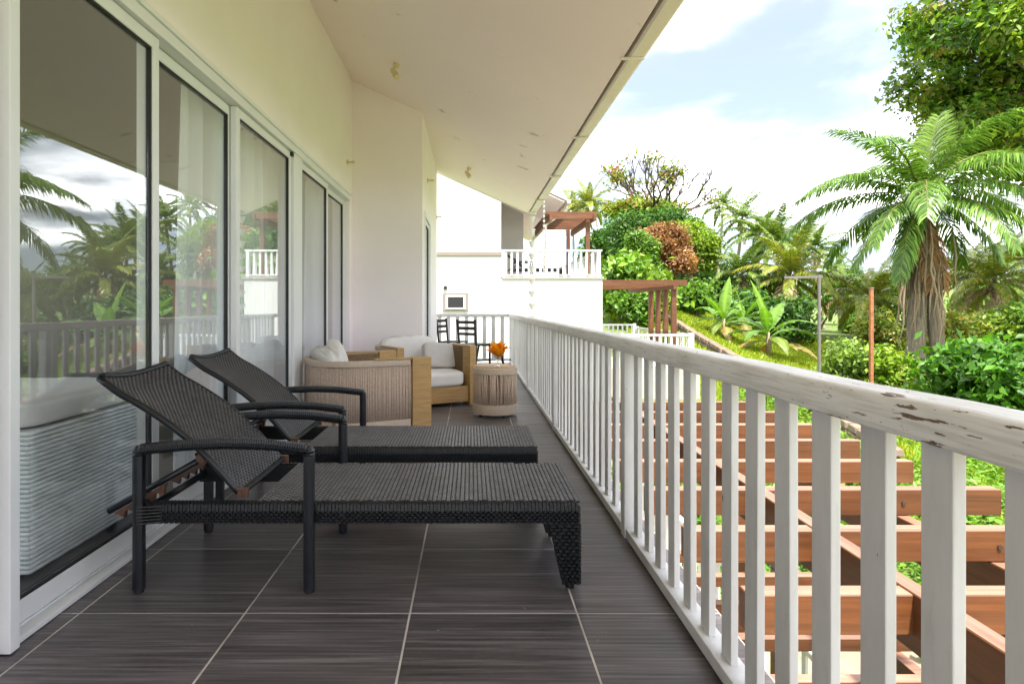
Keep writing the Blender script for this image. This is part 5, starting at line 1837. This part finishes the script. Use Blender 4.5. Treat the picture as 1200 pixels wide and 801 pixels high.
# ---- broad leafy tree overhanging the upper right
TS = 1.8                       # stands behind the big palm
tb = (19.5 * TS, 18.5 * TS, float(gz(19.5 * TS, 18.5 * TS)))
rsb = np.random.RandomState(71)
ab = []
for q, nq in (((15.4, 18, 8.8, 2.6, 2.4, 1.8), 15), ((17.6, 17.5, 10.9, 4.2, 3.4, 3.0), 24), ((16.9, 18.6, 7.0, 2.8, 2.4, 1.7), 20), ((19.4, 18.6, 6.6, 3.4, 3.0, 1.8), 20), ((14.9, 17.6, 11.2, 1.7, 1.6, 1.3), 5), ((20.5, 18, 10.5, 4.5, 4, 4), 14)):
    for _ in range(nq):
        d = rsb.normal(size=3)
        d /= np.linalg.norm(d)
        rr_ = rsb.uniform(0.55, 1.0)
        k_ = rsb.uniform(0.55, 1.15)
        ab.append(((q[0] + d[0] * q[3] * rr_) * TS, (q[1] + d[1] * q[4] * rr_) * TS, CZ + (q[2] + d[2] * q[5] * rr_ - CZ) * TS,
                   k_ * 1.15 * TS, k_ * 1.15 * TS, k_ * 0.75 * TS))
tree("almond_tree", "broad leafy green tree overhanging the upper right corner", tb, ab,
     0.5, 6200, 16, 0.33, G_MID + G_LIGHT + [(0.06, 0.14, 0.02), (0.24, 0.20, 0.04), (0.20, 0.27, 0.03)], 21, spread=0.36, asp=0.5, inner=0.5, low=-0.95, sub=0)

# ---- background trees closing the horizon
bgt = [("dark round tree far behind the steel post", 990, 338, 75, 26, 30, G_DARK),
       ("hazy green tree far behind the big palm's trunk", 1050, 345, 82, 30, 26, G_DARK),
       ("mid-green distant tree behind the grove of palms", 900, 345, 70, 45, 26, G_MID),
       ("pale distant tree near the right edge", 1180, 350, 95, 50, 22, G_MID),
       ("dark distant tree behind the tall slender palm", 835, 335, 72, 40, 34, G_DARK),
       ("small dark tree between the neighbour's pergola and the domed trees", 708, 295, 60, 16, 30, G_DARK)]
for i, (lb, px, py, Y, rx, rz, cols) in enumerate(bgt):
    x = at(px, 0, Y)[0]
    tree("distant_tree", lb, (x, Y, float(gz(x, Y)) - .2), [px_blob(px, py, Y, rx, rz), px_blob(px - rx * .5, py + rz * .4, Y, rx * .6, rz * .7), px_blob(px + rx * .5, py + rz * .4, Y, rx * .6, rz * .7)],
         0.4, 520, 16, 0.5, cols, 200 + i, "distant trees", spread=0.5)


# ---- shrubs
def shrub(label, px, py, Y, rx, rz, cols, seed, size=0.25, nclump=220, per=14, name="shrub", asp=0.55):
    bl = px_blob(px, py, Y, rx, rz)
    g_ = float(gz(bl[0], Y))
    S = root(name, label, "shrub", (bl[0], Y, g_), 0, "shrubs on the slope")
    b = MB()
    rr = random.Random(seed)
    for k in range(7):
        a = rr.uniform(0, 6.28)
        b.tube([(bl[0], Y, g_ - .1), (bl[0] + 0.3 * bl[3] * math.cos(a), Y + 0.3 * bl[4] * math.sin(a), (g_ + bl[2]) / 2), (bl[0] + 0.7 * bl[3] * math.cos(a), Y + 0.7 * bl[4] * math.sin(a), bl[2] + 0.3 * bl[5])], [0.05, 0.035, 0.01], 6)
    obj("stems", b.mesh("stems", M["bark"]), S)
    cz_ = bl[2]
    blobs = [bl]
    if cz_ - bl[5] > g_:
        blobs.append((bl[0], bl[1], (g_ + cz_) / 2, bl[3] * 0.9, bl[4] * 0.9, (cz_ - g_) / 2 + 0.1))
    obj("foliage", crown_mesh("foliage", blobs, nclump, per, size, cols, seed, spread=size * 1.1, asp=asp, inner=0.25, low=-0.8), S)


shrub("big-leaved bright green bush right of the palm trunk", 1135, 435, 21, 42, 40, [(0.06, 0.17, 0.012), (0.08, 0.21, 0.015), (0.10, 0.24, 0.02)], 301, 0.30, 300, 12)
shrub("big-leaved green bush at the right edge above the handrail", 1195, 440, 19.5, 48, 42, [(0.05, 0.15, 0.012), (0.07, 0.19, 0.015), (0.09, 0.22, 0.02)], 302, 0.30, 320, 12)
shrub("low green shrub between the rusty post and palm trunk", 1042, 428, 25, 24, 20, G_LIGHT, 304, 0.22, 220, 12)
shrub("pale green shrub between the two posts", 992, 415, 26, 26, 16, [(0.18, 0.28, 0.05), (0.22, 0.32, 0.06)], 305, 0.18, 240, 14)
shrub("dark undergrowth bush under the palm grove", 880, 365, 39, 36, 26, G_DARK, 307, 0.3, 260, 12)
shrub("dark undergrowth bush beneath the drooping palm", 930, 372, 37, 30, 26, G_DARK, 308, 0.28, 240, 12)
shrub("leafy green shrub beside the lower pergola's end post", 815, 352, 36, 20, 24, G_MID, 309, 0.25, 200, 12)
shrub("bright broad-leaved shrub in front of the domed trees", 728, 318, 33, 26, 22, [(0.14, 0.26, 0.02), (0.18, 0.30, 0.03), (0.09, 0.2, 0.02)], 310, 0.36, 220, 12)
shrub("lime green broad-leaved shrub under the rust-brown tree", 760, 332, 33, 22, 18, [(0.17, 0.29, 0.02), (0.2, 0.32, 0.03)], 311, 0.36, 170, 12)
shrub("green shrub beneath the lower pergola's rafters", 745, 355, 31, 20, 16, G_MID, 312, 0.24, 160, 12)
shrub("clipped dark hedge by the far white fence", 718, 362, 37, 16, 4, G_DARK, 313, 0.16, 200, 14)
shrub("green undergrowth at the foot of the tall slender palm", 845, 345, 44, 24, 26, G_DARK, 314, 0.3, 220, 12)
shrub("green undergrowth left of the low bushy palm", 900, 350, 45, 30, 28, G_MID, 315, 0.3, 240, 12)


for i, (lb, px, py, Y, rx, rz, cols) in enumerate((
        ("feathery yellow-green shrub behind the bushes at the right", 1120, 388, 31, 34, 26, PALM_Y),
        ("olive shrub under the palm with the hanging dry skirt", 1175, 385, 33, 34, 24, G_LIGHT),
        ("tall green shrub at the far right edge beyond the bushes", 1225, 375, 32, 34, 32, G_MID),
        ("pale grassy shrub left of the shaggy palm trunk", 1030, 385, 34, 24, 24, PALM_Y),
        ("round green bush in the distance behind the rusty post", 1005, 378, 46, 18, 10, G_MID),
        ("dense dark bush behind the shaggy palm trunk", 1075, 390, 36, 36, 28, G_DARK),
        ("light green shrub at the foot of the domed trees", 800, 360, 38, 16, 16, G_LIGHT))):
    shrub(lb, px, py, Y, rx, rz, cols, 330 + i, 0.24, 220, 13)


# ---- banana plants
def banana_leaf(L, W_, pitch, bend, col, seed, rag=0.25):
    rs = np.random.RandomState(seed)
    K = 14
    th = pitch - bend * (np.arange(K + 1) / K) ** 1.2
    x = np.concatenate([[0], np.cumsum(np.cos(th[:-1]) * L / K)])
    z = np.concatenate([[0], np.cumsum(np.sin(th[:-1]) * L / K)])
    V, F, C = [], [], []
    for k in range(K):
        for sd in (-1, 1):
            gap = rs.uniform() < rag
            i = len(V)
            for q, kk in ((0, k), (1, k + 1)):
                s = kk / K
                w = W_ * math.sin(math.pi * min(1, max(0.0, (s - 0.1) / 0.9)) ** 0.75) if s > 0.1 else 0.03
                f = (0.96 if q == 1 and gap else 1.0)
                t = th[min(kk, K)]
                up = np.array([-math.sin(t), 0, math.cos(t)])
                p = np.array([x[kk], 0, z[kk]])
                V.append(p)
                V.append(p + np.array([0, sd * w * 0.5 * f, 0]) + up * 0.10 * w - np.array([0, 0, rs.uniform(0, .12) * w * (2 if gap else 1)]))
                V.append(p + np.array([0, sd * w * f, 0]) + up * 0.02 * w - np.array([0, 0, rs.uniform(0.05, .3) * w * (2 if gap else 1)]))
                C.extend([np.array(col) * 1.5, np.array(col) * rs.uniform(.85, 1.1), np.array(col) * rs.uniform(.75, 1.1)])
            F.extend([(i, i + 1, i + 4), (i, i + 4, i + 3), (i + 1, i + 2, i + 5), (i + 1, i + 5, i + 4)])
    return raw_mesh("leaf", np.array(V), np.array(F, np.int32).ravel(), 3, np.array(C), M["leaf"])


bl_set = [banana_leaf(2.2, 0.30, R(p), R(bd), c, 400 + i) for i, (p, bd, c) in enumerate((
    (82, 25, (0.15, 0.27, 0.03)), (65, 60, (0.12, 0.24, 0.025)), (50, 85, (0.10, 0.20, 0.02)), (35, 95, (0.09, 0.18, 0.02)), (20, 95, (0.14, 0.20, 0.03)), (5, 70, (0.26, 0.20, 0.06)), (-40, 40, (0.34, 0.17, 0.06))))]


def banana(label, px, Y, s, seed):
    x = (px - VX) * Y / F_PX
    g_ = float(gz(x, Y))
    B = root("banana_plant", label, "plant", (x, Y, g_), 0, "banana plants on the slope")
    rr = random.Random(seed)
    obj("stem", MB().tube([(0, 0, -.1), (0.03, 0, 0.5 * s), (0, 0, 1.0 * s)], [0.13 * s, 0.11 * s, 0.07 * s], 9).mesh("stem", M["fibre"], smooth=True), B, (0, 0, 0))
    for k in range(14):
        o = obj("leaf", bl_set[[0, 1, 1, 2, 2, 2, 3, 3, 3, 4, 4, 5, 5, 6][k]], B, (0, 0, 0.95 * s - 0.03 * k), (0, 0, k * 2.399 + seed + rr.uniform(-.3, .3)))
        sc = s * rr.uniform(0.8, 1.1)
        o.scale = (sc, sc, sc)


banana("banana plant left of the tall upright leaf, by the grass slope", 848, 31, 1.0, 1)
banana("banana plant with one tall upright leaf on the grass slope", 900, 29, 1.15, 2)
banana("small banana plant behind the other two", 872, 35, 1.0, 3)

# ---- grass on the slope and ground cover below the terrace
rs = np.random.RandomState(5)


def grass(name, label, n, xr, yr, h, cols, keep=None):
    X = rs.uniform(*xr, n)
    Y = rs.uniform(*yr, n)
    if keep is not None:
        k = keep(X, Y)
        X, Y = X[k], Y[k]
    n = len(X)
    Z = gz(X, Y)
    hh = h * rs.uniform(0.5, 1.3, n)
    a = rs.uniform(0, 6.28, n)
    w = 0.018 + 0.0007 * Y
    lx, ly = rs.normal(size=n) * 0.4 * hh, rs.normal(size=n) * 0.4 * hh
    V = np.empty((n, 3, 3))
    V[:, 0] = np.stack([X - w * np.cos(a), Y - w * np.sin(a), Z - .02], 1)
    V[:, 1] = np.stack([X + w * np.cos(a), Y + w * np.sin(a), Z - .02], 1)
    V[:, 2] = np.stack([X + lx, Y + ly, Z + hh], 1)
    pal = np.array(cols)
    c = pal[rs.randint(len(pal), size=n)] * rs.uniform(.7, 1.2, (n, 1))
    tag(obj(name, raw_mesh(name, V.reshape(-1, 3), np.arange(n * 3), 3, np.repeat(c, 3, 0), M["leaf"])), label, "grass", kind="stuff")


grass("grass", "sunlit yellow-green grass on the slope", 170000, (7.6, 22), (14, 44), 0.22, [(0.28, 0.37, 0.015), (0.33, 0.40, 0.02), (0.22, 0.33, 0.015), (0.38, 0.40, 0.04)],
      lambda X, Y: (np.abs(X - 10.2) > 0.3) & (X < 8 + Y * 0.42))
n = 5200
X = rs.uniform(3.3, 19, n)
Y = rs.uniform(5, 25, n)
k = (X > 3.4) & ((X > 7.0 + 0.4 * np.sin(Y * 2)) | (Y > 7.9) | (np.sin(X * 3.1) * np.sin(Y * 2.3) > 0.75)) & ((X - 3.4) > (Y - 15) * 0.9) & (np.sin(X * 1.3) * np.sin(Y * 1.1) > -0.78)
X, Y = X[k], Y[k]
per = 22
hc = rs.uniform(0.08, 0.5, len(X)) * (0.55 + 0.45 * np.sin(X * 0.9 + 1) * np.cos(Y * 0.8))
bx_ = np.repeat(X, per) + rs.normal(size=len(X) * per) * 0.22
by_ = np.repeat(Y, per) + rs.normal(size=len(X) * per) * 0.22
bz_ = gz(bx_, by_) + np.abs(np.repeat(hc, per) + rs.normal(size=len(bx_)) * 0.07)
base = np.stack([bx_, by_, bz_], 1)
pal = np.array([(0.09, 0.21, 0.015), (0.12, 0.26, 0.02), (0.15, 0.28, 0.025), (0.19, 0.28, 0.03)])
col = np.repeat(pal[rs.randint(4, size=len(X))] * rs.uniform(.7, 1.15, (len(X), 1)), per, 0) * rs.uniform(.8, 1.2, (len(bx_), 1))
me = leaves_mesh("ground_cover", base, norm(rs.normal(size=base.shape) * 0.45 + [0, 0, 1]), 0.14, 0.6, col, rs, M["leaf"], 0.1)
tag(obj("ground_cover", me), "bright leafy ground cover below the pergola", "ground cover", kind="stuff")
